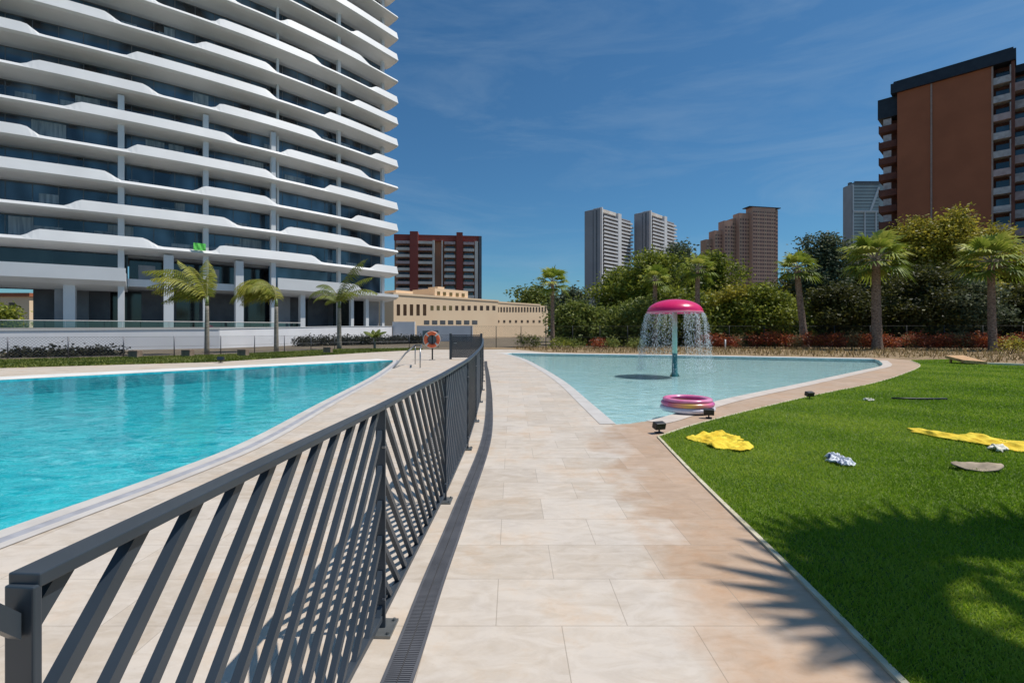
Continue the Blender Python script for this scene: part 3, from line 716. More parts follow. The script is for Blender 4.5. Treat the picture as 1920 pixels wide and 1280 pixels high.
# life ring on its stand
lx, ly = XD(810, 25.0), 25.0
st = empty('life_ring_stand', (lx, ly + 0.12, 0), 0, 'dark post and board that carries the orange life ring', 'stand')
MB().box((0, 0, 0.72), (0.07, 0.06, 1.44)).build('post', M['dark'], st, bevel=0.005)
MB().box((-0.10, 0.0, 1.15), (0.82, 0.025, 0.72)).build('backboard', M['mullion'], st, bevel=0.005)
MB().box((0.0, 0.0, 0.01), (0.3, 0.3, 0.02)).build('base_plate', M['zinc'], st)
mb = MB()
lr = empty('life_ring', (lx, ly, 1.05), 0, 'orange life ring hanging on its stand beyond the swimming pool', 'life ring')
t = torus(0.33, 0.095, 0, sq=0.7); t.v = [(v[0], v[2], v[1]) for v in t.v]; t.f = [f[::-1] for f in t.f]; t.build('ring_body', M['orange'], lr, smooth=True)
for kk in range(4):
    a = R(45 + 90 * kk); mb = torus(0.33, 0.101, 0, a - 0.12, a + 0.12, 5, 12, 0.72); mb.v = [(v[0], v[2], v[1]) for v in mb.v]
    tag(mb.build('reflective_band', M['coping'], lr, smooth=True), 'white reflective band')
mb = MB(); mb.tube([(0.43 * math.cos(a), 0.02 * math.sin(4 * a) - 0.04, 0.43 * math.sin(a)) for a in [2 * math.pi * q / 32 for q in range(33)]], 0.01, 5); mb.build('grab_rope', M['cream'], lr)

# ------------------------------------------------------------------ chain link fences
def chain_fence(name, pts, h, label, pitch=0.16, step=2.6, col='mullion', wire=0.006):
    root = empty(name, (*pts[0], 0), 0, label, 'fence'); O = (*pts[0], 0)
    mb = MB(); posts = []
    for i in range(len(pts) - 1):
        a = Vector(pts[i]); b = Vector(pts[i + 1]); L = (b - a).length; t = (b - a) / L; n = Vector((-t.y, t.x))
        k = max(1, round(L / step))
        for j in range(k + (1 if i == len(pts) - 2 else 0)): posts.append(a + t * (L * j / k))
        m = int((L + h) / pitch)
        for j in range(m):
            for sgn in (1, -1):
                u0 = j * pitch - (h if sgn > 0 else 0); z0 = 0.06; u1 = u0 + sgn * h; z1 = h
                if sgn < 0: u0 = j * pitch; u1 = u0 - h
                # clip
                if u0 < 0: z0 += (0 - u0) * (h - 0.06) / h; u0 = 0
                if u1 > L: z1 -= (u1 - L) * (h - 0.06) / h; u1 = L
                if sgn < 0:
                    u0 = j * pitch; u1 = u0 - h; z0 = 0.06; z1 = h
                    if u0 > L: z0 += (u0 - L) * (h - 0.06) / h; u0 = L
                    if u1 < 0: z1 -= (0 - u1) * (h - 0.06) / h; u1 = 0
                if z1 - z0 < 0.05: continue
                p = a + t * u0; q = a + t * u1; w = wire
                mb.add([(p.x, p.y, z0 - w), (p.x, p.y, z0 + w), (q.x, q.y, z1 + w), (q.x, q.y, z1 - w)], [(0, 1, 2, 3)])
    for z in (0.06, h / 2, h):
        for i in range(len(pts) - 1):
            mb.tube([(*pts[i], z), (*pts[i + 1], z)], 0.008, 4)
    mb.build('wire_mesh', M[col], root, O)
    for p in posts: MB().tube([(p.x, p.y, 0), (p.x, p.y, h + 0.03)], 0.03, 8).build('post', M[col], root, O, smooth=True)
    return root
M['wire'] = vari('grey_fence_wire', (0.12, 0.12, 0.13), (0.17, 0.17, 0.19), 3, 0.5, 0.4)
M['darkwire'] = vari('black_coated_wire', (0.02, 0.022, 0.022), (0.035, 0.036, 0.036), 3, 0.7)
chain_fence('wire_fence', [(-40, 17.5), (-26.6, 25.6), (-18.3, 30.5), (-14.1, 38.6), (-9, 42.5), (-4, 42.8)], 1.15, 'low grey wire mesh fence between the turf strip and the white podium wall', col='wire')
chain_fence('wire_fence', [(-3.6, 42.8), (3, 43), (10, 42), (24, 40.5), (42, 37), (62, 33)], 1.9, 'dark wire mesh fence behind the planting bed and palms', col='darkwire', pitch=0.2, wire=0.004)

# ------------------------------------------------------------------ curved white apartment tower
TC = smooth_open([(-75, 29.5), (-60, 36.6), (-46.7, 44.0), (-39.1, 49.0), (-33.3, 53.5), (-28, 58.4), (-22.35, 65.0), (-17.0, 72.5)], 16)
TC = [(a * 0.975, b * 0.975) for a, b in TC]
TCv = [Vector(p) for p in TC]
S = [0.0]
for i in range(1, len(TCv)): S.append(S[-1] + (TCv[i] - TCv[i - 1]).length)
TL = S[-1]
def tpos(s):
    s = max(0, min(TL, s)); i = max(0, min(len(S) - 2, int(np.searchsorted(S, s) - 1)))
    f = (s - S[i]) / (S[i + 1] - S[i]); p = TCv[i].lerp(TCv[i + 1], f)
    a = TCv[max(i - 1, 0)]; b = TCv[min(i + 2, len(TCv) - 1)]; t = (b - a).normalized()
    return p, t, Vector((t.y, -t.x))                       # outward normal faces the pools
def s_of_px(px):
    k = (px - 960) / F; lo, hi = 0.0, TL
    for _ in range(40):
        m = (lo + hi) / 2; p = tpos(m)[0]
        if p.x / p.y < k: lo = m
        else: hi = m
    return (lo + hi) / 2
def tpt(s, o, z):
    p, t, n = tpos(s); q = p + n * o; return (q.x, q.y, z)
Z1, FL = 9.3, 3.1
TO = (-46.7, 44.0, 0)
tower = empty('apartment_tower', TO, 0, 'tall curved white apartment tower with wavy balcony bands on the left', 'apartment tower')
def sweep(s0, s1, prof, n=None, close_ends=True, loop=True):
    n = n or max(2, int((s1 - s0) / 0.55)); mb = MB(); m = None
    for i in range(n + 1):
        s = s0 + (s1 - s0) * i / n; P = prof(s); m = len(P)
        for (o, z) in P: mb.v.append(tpt(s, o, z))
    for i in range(n):
        for j in range(m if loop else m - 1):
            j2 = (j + 1) % m; mb.f.append((i * m + j, (i + 1) * m + j, (i + 1) * m + j2, i * m + j2))
    if close_ends and loop: mb.f.append(tuple(range(m))); mb.f.append(tuple(n * m + j for j in range(m))[::-1])
    return mb
TYPES = {'A': [(38, 70, 268, 301), (400, 416, 588, 606), (695, 710, 2000, 2001)],
         'B': [(-400, -390, -120, -90), (118, 152, 420, 450), (527, 545, 677, 696)],
         'C': [(-300, -280, 193, 228), (362, 387, 500, 522), (660, 674, 2000, 2001)],
         'D': [(-300, -280, 43, 75), (234, 258, 500, 521), (608, 622, 2000, 2001)]}
SEQ = 'ABCDBADCABCDBADCABCD'
def ramp(s, iv):
    for a, b, c, d in iv:
        if a < s < d:
            if s < b: u = (s - a) / (b - a)
            elif s > c: u = (d - s) / (d - c)
            else: return 1.0
            u = max(0, min(1, u)); return u * u * (3 - 2 * u) * 0.6 + u * 0.4
    return 0.0
IV = {}
for k_, L in TYPES.items():
    IV[k_] = []
    for (a, b, c, d) in L:
        f = lambda q: s_of_px(q) if -290 < q < 760 else (-5 + q * 0.001 if q <= -290 else TL + 5 + q * 0.001)
        IV[k_].append((f(a), f(b), f(c), f(d)))
sA = s_of_px(-260)
for k in range(len(SEQ)):
    z0 = Z1 + FL * k; iv = IV[SEQ[k]]
    def prof(s, z0=z0, iv=iv):
        r = ramp(s, iv); top = 0.80 + 0.75 * r; e = 0.10 * r; ed = min(1.0, max(0, (TL - s) / 1.2)) ** 0.5
        return [(-2.7, z0 + .34), (-.30 - .12 * r, z0 + .34), (-.30 - .12 * r, z0 + top), (-.16 - .14 * r, z0 + top), (.04, z0 + .50), (-.22, z0 + .33), (-1.9, z0), (-2.7, z0 + .02)]
    n = int((TL - sA) / 0.42)
    mb = sweep(sA, TL, prof, n)
    # end return, running back from the corner
    p, t, nn = tpos(TL); P = prof(TL); b0 = len(mb.v)
    for (o_, z) in P:
        q = p + nn * (-0.0) - nn * 9.0 + t * min(0.0, o_ * 0.0) + t * (0.0 + o_ * 0.35)
    mb.build('balcony', M['white'], tower, TO)
    # glazing behind the balcony
    zc = z0 + FL + 0.01
    def pg(s, z0=z0, zc=zc): return [(-2.75, z0 + .34), (-2.62, z0 + .34), (-2.62, zc), (-2.75, zc)]
    gl = sweep(sA, TL - 0.8, pg, 60).build('window', M['glass'], tower, TO)
    st_ = [sA]; q_ = sA + 1.9
    while q_ < TL - 1.2: st_ += [q_ - .035, q_ + .035]; q_ += 1.9
    st_.append(TL - 0.85); zz = [z0 + .34, z0 + .42, z0 + 2.2, z0 + 2.26, zc - .1, zc]; mb = MB()
    for a_ in st_:
        for z_ in zz: mb.v.append(tpt(a_, -2.60, z_))
    for i_ in range(len(st_) - 1):
        for j_ in range(5):
            if i_ % 2 == 1 or j_ in (0, 4): mb.f.append((i_ * 6 + j_, i_ * 6 + 6 + j_, i_ * 6 + 7 + j_, i_ * 6 + 1 + j_))
    fr_ = mb.build('frame', M['mullion'], gl, TO); sm_ = fr_.modifiers.new('thickness', 'SOLIDIFY'); sm_.thickness = 0.05
# curtains drawn behind some of the panes
M['curtain'] = vari('pale_curtain', (0.16, 0.21, 0.25), (0.34, 0.40, 0.44), 1.6, 0.6, 0, 0.5, stretch=(3, 3, .3))
gc = random.Random(4)
for i in range(70):
    k = min(len(SEQ) - 1, int(gc.random() ** 1.4 * 14)); px = gc.uniform(-20, 725); s_ = s_of_px(px); w_ = gc.uniform(.7, 2.6)
    a_ = s_; b_ = min(TL - 1.2, s_ + w_)
    if b_ - a_ < .3: continue
    h_ = gc.choice([2.2, 2.2, 2.9, 1.6]); z_ = Z1 + FL * k
    sweep(a_, b_, lambda q: [(-2.61, z_ + .4), (-2.585, z_ + .4), (-2.585, z_ + h_), (-2.61, z_ + h_)], 3).build('curtain', M['curtain'], tower, TO)
# body behind the glass so that nothing is see-through
def pb(s): return [(-13, Z1), (-2.9, Z1), (-2.9, Z1 + FL * len(SEQ)), (-13, Z1 + FL * len(SEQ))]
sweep(sA, TL - 1.0, pb, 40).build('wall', M['grey'], tower, TO)
# columns
def column(px, z0, z1, w, o, mat='white', name='column'):
    s = s_of_px(px); p, t, n = tpos(s); q = p + n * o
    return MB().box((q.x, q.y, (z0 + z1) / 2), (w, w, z1 - z0), math.atan2(t.y, t.x)).build(name, M[mat], tower, TO)
GZ = 1.62
topz = Z1 + FL * 6 - 2.9
for px in (226, 388, 517): column(px, GZ, Z1 + FL * 5 + .05, 0.5, -0.9)
for px in (-90, 648, 738): column(px if px != 738 else 731, GZ, Z1 + FL * 19, 0.42, -0.95 if px < 0 else -1.6)
column(531, Z1 + .3, Z1 + FL * 19, 0.26, -1.7)
for px, w, z1 in ((126, 0.85, 5.9), (317, 0.85, Z1 + .05), (452, 0.8, Z1 + .05), (-40, 0.85, 5.9)): column(px, GZ, z1, w, -1.3 if z1 < 6 else -1.0)
for px, w in ((576, 0.6), (671, 0.45), (699, 0.5)): column(px, GZ, 6.2, w, -1.4)
column(107, GZ, 5.9, 1.1, -2.6, 'grey', 'pillar')
# lower canopies
def cano(a, b, prof, nm='canopy'):
    return sweep(a, b, prof).build(nm, M['white'], tower, TO)
def pL(s): return [(-3.2, 7.2), (0.2, 7.2), (0.2, 7.62), (0.35, 7.62), (0.35, 6.35), (-.5, 5.95), (-2.2, 5.5), (-3.2, 5.5)]
cano(sA, s_of_px(236), pL)
sr = s_of_px(668); sr2 = s_of_px(682)
def pR(s):
    r = 1.0 if s < sr else max(0, 1 - (s - sr) / (sr2 - sr)); top = 6.75 + 0.95 * r
    return [(-3.2, 6.6), (-.1, 6.6), (-.1, top), (0.05, top), (0.05, 6.35), (-.5, 6.05), (-2.2, 5.75), (-3.2, 5.75)]
cano(s_of_px(521), TL, pR)
cano(s_of_px(236) + 0.05, s_of_px(521) - 0.05, lambda s: [(-4.2, 6.75), (-1.4, 6.75), (-1.4, 6.0), (-4.2, 6.0)], 'slab')
# walls and glazing of the two lower storeys
def wallp(a, b, o, z0, z1, mat, nm='wall', n=None):
    return sweep(s_of_px(a) if a > -250 else sA, s_of_px(b), lambda s: [(o - .25, z0), (o, z0), (o, z1), (o - .25, z1)], n).build(nm, M[mat], tower, TO)
wallp(-260, 236, -2.7, 7.2, Z1 + .1, 'glass2', 'window'); wallp(237, 520, -4.4, 6.75, Z1 + .1, 'glass2', 'window'); wallp(521, 736, -2.7, 6.6, Z1 + .1, 'glass', 'window')
wallp(258, 292, -2.4, 6.75, 8.3, 'grey', 'partition'); wallp(405, 419, -2.4, 6.75, 8.4, 'grey', 'partition')
wallp(28, 100, -5.0, GZ, 5.8, 'dgrey'); wallp(101, 150, -5.2, GZ, 5.8, 'grey'); wallp(150, 196, -5.4, GZ, 5.8, 'dgrey'); wallp(196, 262, -7, GZ, 6.1, 'glass2', 'window')
wallp(262, 340, -6, GZ, 6.1, 'dgrey'); wallp(340, 390, -6.2, GZ, 6.1, 'glass2', 'window'); wallp(390, 475, -6.4, GZ, 6.1, 'dgrey'); wallp(475, 560, -6, GZ, 6.1, 'glass2', 'window')
wallp(545, 572, -4, GZ, 6.1, 'grey'); wallp(580, 606, -6, GZ, 6.1, 'dgrey'); wallp(622, 664, -6, GZ, 6.1, 'dgrey'); wallp(664, 736, -4.5, GZ, 6.1, 'glass2', 'window'); wallp(712, 736, -3.0, GZ, 6.1, 'grey')
wallp(-260, -60, -5, GZ, 5.8, 'dgrey'); wallp(32, 738, -8.6, GZ - .2, 6.0, 'grey', 'back_wall', 40); wallp(237, 730, -8.6, 6.0, Z1, 'grey', 'back_wall', 40)
sweep(sA, TL - 1.0, lambda s: [(-12, Z1 - .2), (-3.0, Z1 - .2), (-3.0, Z1), (-12, Z1)], 40).build('slab', M['grey'], tower, TO)
sweep(sA, TL - 1.0, lambda s: [(-9, 5.8), (-3.2, 5.8), (-3.2, 6.0), (-9, 6.0)], 40).build('slab', M['grey'], tower, TO)
# green cloth over a parapet
p, t, n = tpos(s_of_px(374)); q = p + n * 0.12
gb = MB()
for i in range(9):
    for j in range(5):
        u = -0.55 + 1.1 * i / 8; q2 = q + t * u + n * (0.03 * math.sin(i * 1.7 + j)); gb.v.append((q2.x, q2.y, Z1 + 0.72 + 0.75 * j / 4))
gb.f = [(i * 5 + j, (i + 1) * 5 + j, (i + 1) * 5 + j + 1, i * 5 + j + 1) for i in range(8) for j in range(4)]
o = gb.build('green_cloth', vari('lime_green_cloth', (0.10, 0.62, 0.08), (0.20, 0.75, 0.14), 3, 0.8), None, (q.x, q.y, Z1)); s_ = o.modifiers.new('thickness', 'SOLIDIFY'); s_.thickness = 0.02
tag(o, 'bright green cloth hung above the lowest balcony band of the white tower', 'cloth')

# podium: terrace floor, white retaining wall, glass balustrade
PW = [(-62, 19), (-46, 27.5), (-36, 34.0), (-25.3, 42), (-20.2, 57), (-17.2, 69.5)]
def pz(i): return [1.45, 1.48, 1.52, 1.66, 2.0, 2.12][i]
wl = empty('podium_wall', (-36, 34, 0), 0, 'long low white podium wall below the curved tower', 'wall'); WO = (-36, 34, 0)
mb = MB()
for i in range(len(PW) - 1):
    a = Vector(PW[i]); b = Vector(PW[i + 1]); t = (b - a).normalized(); n = Vector((-t.y, t.x)) * 0.35; za, zb = pz(i), pz(i + 1)
    mb.add([(*a, -.4), (*b, -.4), (*b, zb), (*a, za), (*(a + n), -.4), (*(b + n), -.4), (*(b + n), zb), (*(a + n), za)],
           [(0, 1, 2, 3), (7, 6, 5, 4), (3, 2, 6, 7)])
mb.build('wall_body', M['white2'], wl, WO)
mb = MB()
for i in range(len(PW) - 1):
    a = Vector(PW[i]); b = Vector(PW[i + 1]); t = (b - a).normalized(); n = Vector((-t.y, t.x)); za, zb = pz(i) + .05, pz(i + 1) + .05
    a2 = a - n * .05; b2 = b - n * .05; a3 = a + n * .42; b3 = b + n * .42
    mb.add([(*a2, za - .06), (*b2, zb - .06), (*b2, zb), (*a2, za), (*a3, za), (*b3, zb)], [(0, 1, 2, 3), (3, 2, 5, 4)])
mb.build('coping', M['white'], wl, WO)
tf = PW + [(-17.2, 80), (-80, 60), (-80, 19)]
mb = MB(); zs = [pz(i) for i in range(6)] + [2.1, 1.6, 1.45]
tri = tessellate_polygon([[Vector((*p, 0)) for p in tf]])
mb.v = [(*p, z - 0.03) for p, z in zip(tf, zs)]; mb.f = [tuple(t) for t in tri]
M['terr'] = vari('terrace_tiles', (0.16, 0.155, 0.15), (0.22, 0.215, 0.21), 1.2, 0.8)
tag(mb.build('terrace_floor', M['terr']), kind='structure')
# return wall right of the tower
rw = MB(); rw.box((-15.6, 70.0, 1.2), (3.2, 0.4, 3.2)); tag(rw.build('garden_wall', M['white2'], None, (-15.6, 70, 0)), 'short taller white wall beside the right foot of the tower', 'wall')
rw = MB(); rw.box((-9.9, 71.5, 0.9), (8.2, 0.35, 2.7)); tag(rw.build('garden_wall', M['white2'], None, (-9.9, 71.5, 0)), 'low white wall in front of the sandstone coloured building', 'wall')
# balustrade
bal = empty('glass_balustrade', (-36, 34, 0), 0, 'glass balustrade with a pale top rail along the tower terrace', 'balustrade')
M['clear'], ntc, pc = nmat('balustrade_glass'); ntc.nodes.remove(pc)
tr = ntc.nodes.new('ShaderNodeBsdfTransparent'); tr.inputs['Color'].default_value = (0.62, 0.74, 0.74, 1)
gg = ntc.nodes.new('ShaderNodeBsdfGlossy'); gg.inputs['Roughness'].default_value = 0.03; gg.inputs['Color'].default_value = (0.8, 0.9, 0.9, 1)
mm = ntc.nodes.new('ShaderNodeMixShader'); mm.inputs['Fac'].default_value = 0.16
ntc.links.new(tr.outputs[0], mm.inputs[1]); ntc.links.new(gg.outputs[0], mm.inputs[2]); ntc.links.new(mm.outputs[0], ntc.nodes['Material Output'].inputs['Surface'])
bz0, bz1 = GZ - .05, 2.42
def bp(s, o=0.5): return tpt(s, o, 0)
s0b, s1b = sA, s_of_px(560); nb = 24
for i in range(nb):
    a = s0b + (s1b - s0b) * i / nb; b = s0b + (s1b - s0b) * (i + 1) / nb - 0.04
    pa = bp(a); pb_ = bp(b)
    MB().add([(pa[0], pa[1], bz0), (pb_[0], pb_[1], bz0), (pb_[0], pb_[1], bz1), (pa[0], pa[1], bz1)], [(0, 1, 2, 3)]).build('glass_pane', M['clear'], bal, WO)
MB().tube([bp(s0b + (s1b - s0b) * i / nb)[:2] + (bz1 + .02,) for i in range(nb + 1)], 0.05, 6).build('top_rail', M['coping'], bal, WO)

# ------------------------------------------------------------------ other buildings
def frame_root(name, A, B, label, cat='apartment building', group=None):
    """origin at A on the ground, local x towards B (left to right in the photo), local y away from the camera"""
    a = Vector(A); b = Vector(B); r = math.atan2(b.y - a.y, b.x - a.x)
    return empty(name, (A[0], A[1], 0), r, label, cat, group), (b - a).length
def part(name, root, mat, *boxes, bevel=0):
    mb = MB()
    for b in boxes: mb.b2(*b)
    return mb.build(name, M[mat] if isinstance(mat, str) else mat, root, bevel=bevel)

# brick tower on the right
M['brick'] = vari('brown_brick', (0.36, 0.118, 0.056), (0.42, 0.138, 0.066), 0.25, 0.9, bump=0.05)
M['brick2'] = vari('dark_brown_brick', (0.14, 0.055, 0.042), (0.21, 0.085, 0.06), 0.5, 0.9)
M['roofd'] = vari('dark_slate_fascia', (0.014, 0.018, 0.028), (0.024, 0.03, 0.042), 1, 0.5)
M['pale'] = vari('weathered_parapet', (0.42, 0.38, 0.37), (0.62, 0.58, 0.57), 1.5, 0.8)
M['pink2'] = vari('pinkish_parapet', (0.46, 0.33, 0.31), (0.62, 0.48, 0.46), 1.0, 0.85)
M['sill'] = vari('pale_pipe', (0.36, 0.26, 0.22), (0.45, 0.33, 0.28), 2, 0.8)
bt, L = frame_root('brick_tower', (70.4, 88.7), (80.6, 78.0), 'brown brick apartment tower with dark roof band at the right edge', 'apartment tower')
H = 47.0; wB = 12.25
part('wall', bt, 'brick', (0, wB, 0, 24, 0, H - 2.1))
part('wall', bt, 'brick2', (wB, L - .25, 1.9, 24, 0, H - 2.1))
part('roof', bt, 'roofd', (-0.9, L + .3, -0.5, 25, H - 2.1, H - .35), (-0.5, L + .0, -0.3, 24.6, H - .35, H))
MB().tube([(4.75, -0.06, 8), (4.75, -0.06, H - 2.2)], 0.13, 8).build('downpipe', M['sill'], bt)
part('corner_trim', bt, 'sill', (wB - .0, wB + .22, -.06, 0.5, 0, H - 2.12))
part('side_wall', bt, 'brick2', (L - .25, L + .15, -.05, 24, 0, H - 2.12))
nfl = 15
for k in range(nfl):
    z = H - 2.1 - 3.0 * (k + 1) + 0.05
    if z < 1: break
    b = part('balcony', bt, 'pink2' if k % 3 == 2 else 'pale', (wB + .22, L - .25, 0.0, 1.85, z - .18, z), (wB + .22, L - .25, 0.0, .1, z, z + .9))
    part('parapet_side', b, 'pale', (L - .42, L - .26, .1, .8, z + .9, z + 2.5))
    part('window', bt, 'glass' if k % 2 else 'glass2', (wB + .5, L - .5, 1.78, 1.86, z + .2, z + 2.3))
# left side balconies
for k in range(15):
    z = 38.9 - 3.0 * k
    if z < 1: break
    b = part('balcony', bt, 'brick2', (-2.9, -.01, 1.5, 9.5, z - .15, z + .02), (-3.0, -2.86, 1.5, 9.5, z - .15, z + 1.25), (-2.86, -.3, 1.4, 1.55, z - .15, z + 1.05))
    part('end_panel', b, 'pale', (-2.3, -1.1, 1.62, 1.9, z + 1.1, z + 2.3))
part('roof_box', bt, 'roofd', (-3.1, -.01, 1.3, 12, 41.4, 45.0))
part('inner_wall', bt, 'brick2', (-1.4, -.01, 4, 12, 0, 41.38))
# its lower neighbour to the right
ng, L2 = frame_root('apartment_block', (83.5, 79.8), (97.0, 65.6), 'pinkish balcony apartment block right beside the brick tower', 'apartment building')
part('wall', ng, 'brick2', (-2.2, L2, 1.6, 20, 0, 44)); part('roof', ng, 'roofd', (-2.6, L2, -.2, 20, 44, 45.2))
for k in range(14):
    z = 41.2 - 3.0 * k
    part('balcony', ng, ['pink2', 'pale', 'pink2', 'pale'][k % 4], (-2.2, L2, 0, 1.59, z - .15, z), (-2.2, L2, -.1, 0, z - .15, z + 1.2))
    part('window', ng, 'glass2' if k % 2 else 'glass', (-1.6, L2, 1.5, 1.58, z + .3, z + 2.5))

# sandstone coloured long building
M['sand1'] = vari('sandstone_render', (0.84, 0.62, 0.41), (0.88, 0.67, 0.45), 0.15, 0.85)
M['sandw'] = vari('brown_window_glass', (0.055, 0.030, 0.018), (0.11, 0.065, 0.035), 0.7, 0.3)
M['olivew'] = vari('olive_blinds', (0.13, 0.10, 0.035), (0.20, 0.15, 0.06), 0.7, 0.5)
A = (XD(738, 86), 86.0); B = (XD(1031, 122), 122.0)
sb, L = frame_root('sandstone_building', A, B, 'long low sandstone coloured building with rows of small windows', 'building')
def u_of(px, A=A, B=B, L=L):
    k = (px - 960) / F; dx = (B[0] - A[0]) / L; dy = (B[1] - A[1]) / L
    return (k * A[1] - A[0]) / (dx - k * dy)
def z_at(px, py, A=A, B=B, L=L):
    u = u_of(px, A, B, L); D = A[1] + (B[1] - A[1]) / L * u; return ZD(py, D)
u1 = u_of(934)
part('wall', sb, 'sand1', (0, u1, 0, 14, 0, 7.9), (u1, L, .6, 12, 0, 7.7)); part('parapet', sb, 'sand1', (-.1, u1 + .1, -.12, 14, 7.9, 8.25), (u1 + .1, L - 3.2, .5, 12, 7.7, 8.05))
part('upper_storey', sb, 'sand1', (u_of(828), u_of(890), 2, 9, 8.25, 9.9), (u_of(758), u_of(790), 2.5, 9, 8.25, 9.0), (u_of(840), u_of(852), 3, 6, 9.9, 10.4))
for q in (835, 846, 858, 870, 881): part('window', sb, 'olivew', (u_of(q - 2.5), u_of(q + 2.5), 1.92, 2.02, 8.6, 9.3))
for i in range(5):
    q = 747 + 12.3 * i; part('window', sb, 'sandw', (u_of(q - 3), u_of(q + 3), -.03, .1, z_at(q, 591), z_at(q, 570.5)))
for i in range(11):
    q = 810 + 11.6 * i; part('window', sb, 'olivew' if i < 4 else 'sandw', (u_of(q - 2.8), u_of(q + 2.8), -.03, .1, z_at(q, 581.5), z_at(q, 573)))
for i in range(17):
    q = 938 + 5.5 * i; part('window', sb, 'sandw', (u_of(q - 1.3), u_of(q + 1.3), .55, .7, z_at(q, 584.5), z_at(q, 575.5)))
    if i % 2 == 0: part('window', sb, 'sandw', (u_of(q - 1.6), u_of(q + 2.0), .55, .7, z_at(q, 604.5), z_at(q, 600)))
for i in range(7):
    q = 800 + 15 * i; part('window', sb, 'mullion', (u_of(q - 5), u_of(q + 5), -.03, .1, z_at(q, 608), z_at(q, 600.5)))

# red brown block behind it
M['maroon'] = vari('maroon_brick', (0.26, 0.055, 0.042), (0.33, 0.08, 0.06), 0.06, 0.9)
M['rbrown'] = vari('red_brown_brick', (0.40, 0.20, 0.13), (0.47, 0.25, 0.165), 0.06, 0.9)
M['flatpale'] = vari('flat_pale_render', (0.66, 0.56, 0.47), (0.86, 0.78, 0.69), 0.12, 0.85)
M['flatw'] = vari('flat_white_render', (0.62, 0.60, 0.60), (0.75, 0.73, 0.72), 0.05, 0.8)
D = 215.0; k1 = D / F
rb, L = frame_root('red_brown_block', (XD(738, D), D), (XD(903, D), D + 4.5), 'red brown brick apartment block rising behind the sandstone building', 'apartment building')
X0 = XD(738, D)
def ux(px): return XD(px, D) - X0
topz = ZD(438, D)
part('wall', rb, 'rbrown', (0, ux(903), 3, 16, 0, topz - .5)); part('roof', rb, 'maroon', (ux(738), ux(903), 1, 16, topz - 2.6, topz))
part('stair_tower', rb, 'maroon', (ux(768), ux(783), -.5, 8, 0, ZD(433, D))); part('stair_tower', rb, 'maroon', (ux(855), ux(867), -.5, 8, 0, ZD(433, D)))
part('pier', rb, 'flatpale', (ux(810), ux(814), -.2, 4, 0, topz - 2.6), (ux(890), ux(896), -.2, 4, 0, topz - 2.6), (ux(827), ux(829), -.2, 4, 0, topz - 2.6)); part('pier', rb, 'dgrey', (ux(897.5), ux(903), -.3, 8, 0, topz - .4))
for (a, b) in ((742, 768), (783, 810), (832, 853), (868, 889)):
    for k in range(9):
        zz = topz - 3.0 * (k + 1) - 1.0
        bb = part('balcony', rb, ['flatpale', 'pink2', 'flatpale'][(k + a) % 3], (ux(a) + .05, ux(b) - .05, 0, 2.8, zz - .2, zz), (ux(a) + .05, ux(b) - .05, -.1, .05, zz - .2, zz + 1.0))
        part('window', rb, 'glass2' if (k * 7 + a) % 3 else 'glass', (ux(a) + .5, ux(b) - .5, 2.85, 2.98, zz + .1, zz + 2.4))

# two white towers
def white_tower(px0, pxc, px1, pytop, D, label, nf):
    a = R(45); xc = XD(pxc, D); k = (pxc - 960) / F
    Lr = (px1 - pxc) * D / F / (math.cos(a) - k * math.sin(a)) ; Ll = (pxc - px0) * D / F / (math.sin(a) + k * math.cos(a))
    Lr *= 1.04; root = empty('white_tower', (xc, D, 0), a, label, 'apartment tower', 'white towers on the skyline'); H = ZD(pytop, D)
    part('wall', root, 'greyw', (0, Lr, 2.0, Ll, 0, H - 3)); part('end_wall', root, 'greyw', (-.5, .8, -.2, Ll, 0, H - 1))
    part('end_wall', root, 'flatw', (.8, 2.4, -.6, Ll * .5, 0, H)); part('pier', root, 'flatw', (Lr * .50, Lr * .60, -1.0, 2.1, 0, H - 1))
    part('end_strip', root, 'dgrey', (-.62, -.52, Ll * .18, Ll * .26, 0, H - 2), (-.62, -.52, Ll * .42, Ll * .46, 0, H - 2))
    part('roof', root, 'flatpale', (.8, Lr * .5, 1, Ll, H - 3, H - .5))
    for i in range(nf):
        z = H - 4 - 2.9 * (i + 1)
        if z < 2: break
        part('balcony', root, 'flatw', (3.6, Lr * .50 - .05, -.8, 2, z - .2, z), (3.6, Lr * .50 - .05, -.9, -.75, z - .2, z + 1.15))
        part('balcony', root, 'flatw', (Lr * .60 + .05, Lr - 1.5 + 1.5 * (i % 2), -.8, 2, z - .2, z), (Lr * .60 + .05, Lr - 1.5 + 1.5 * (i % 2), -.9, -.75, z - .2, z + 1.15))
    part('window', root, 'recess', (3.2, Lr * .5, 1.88, 1.98, 4, H - 4), (Lr * .6, Lr - .8, 1.88, 1.98, 4, H - 4))  # dark sheets without glass, shade of the balcony recesses put into their colour
M['greyw'] = vari('shaded_grey_render', (0.33, 0.305, 0.31), (0.40, 0.37, 0.375), 0.05, 0.85)  # shade of the end and side walls is put into this grey
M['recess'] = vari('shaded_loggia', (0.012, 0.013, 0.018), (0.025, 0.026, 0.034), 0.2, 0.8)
white_tower(1096, 1126, 1189, 388, 370, 'left one of the two white towers, with a shaded grey end wall', 30)
white_tower(1189, 1218, 1270, 394, 395, 'right one of the two white towers, partly hidden by trees', 28)

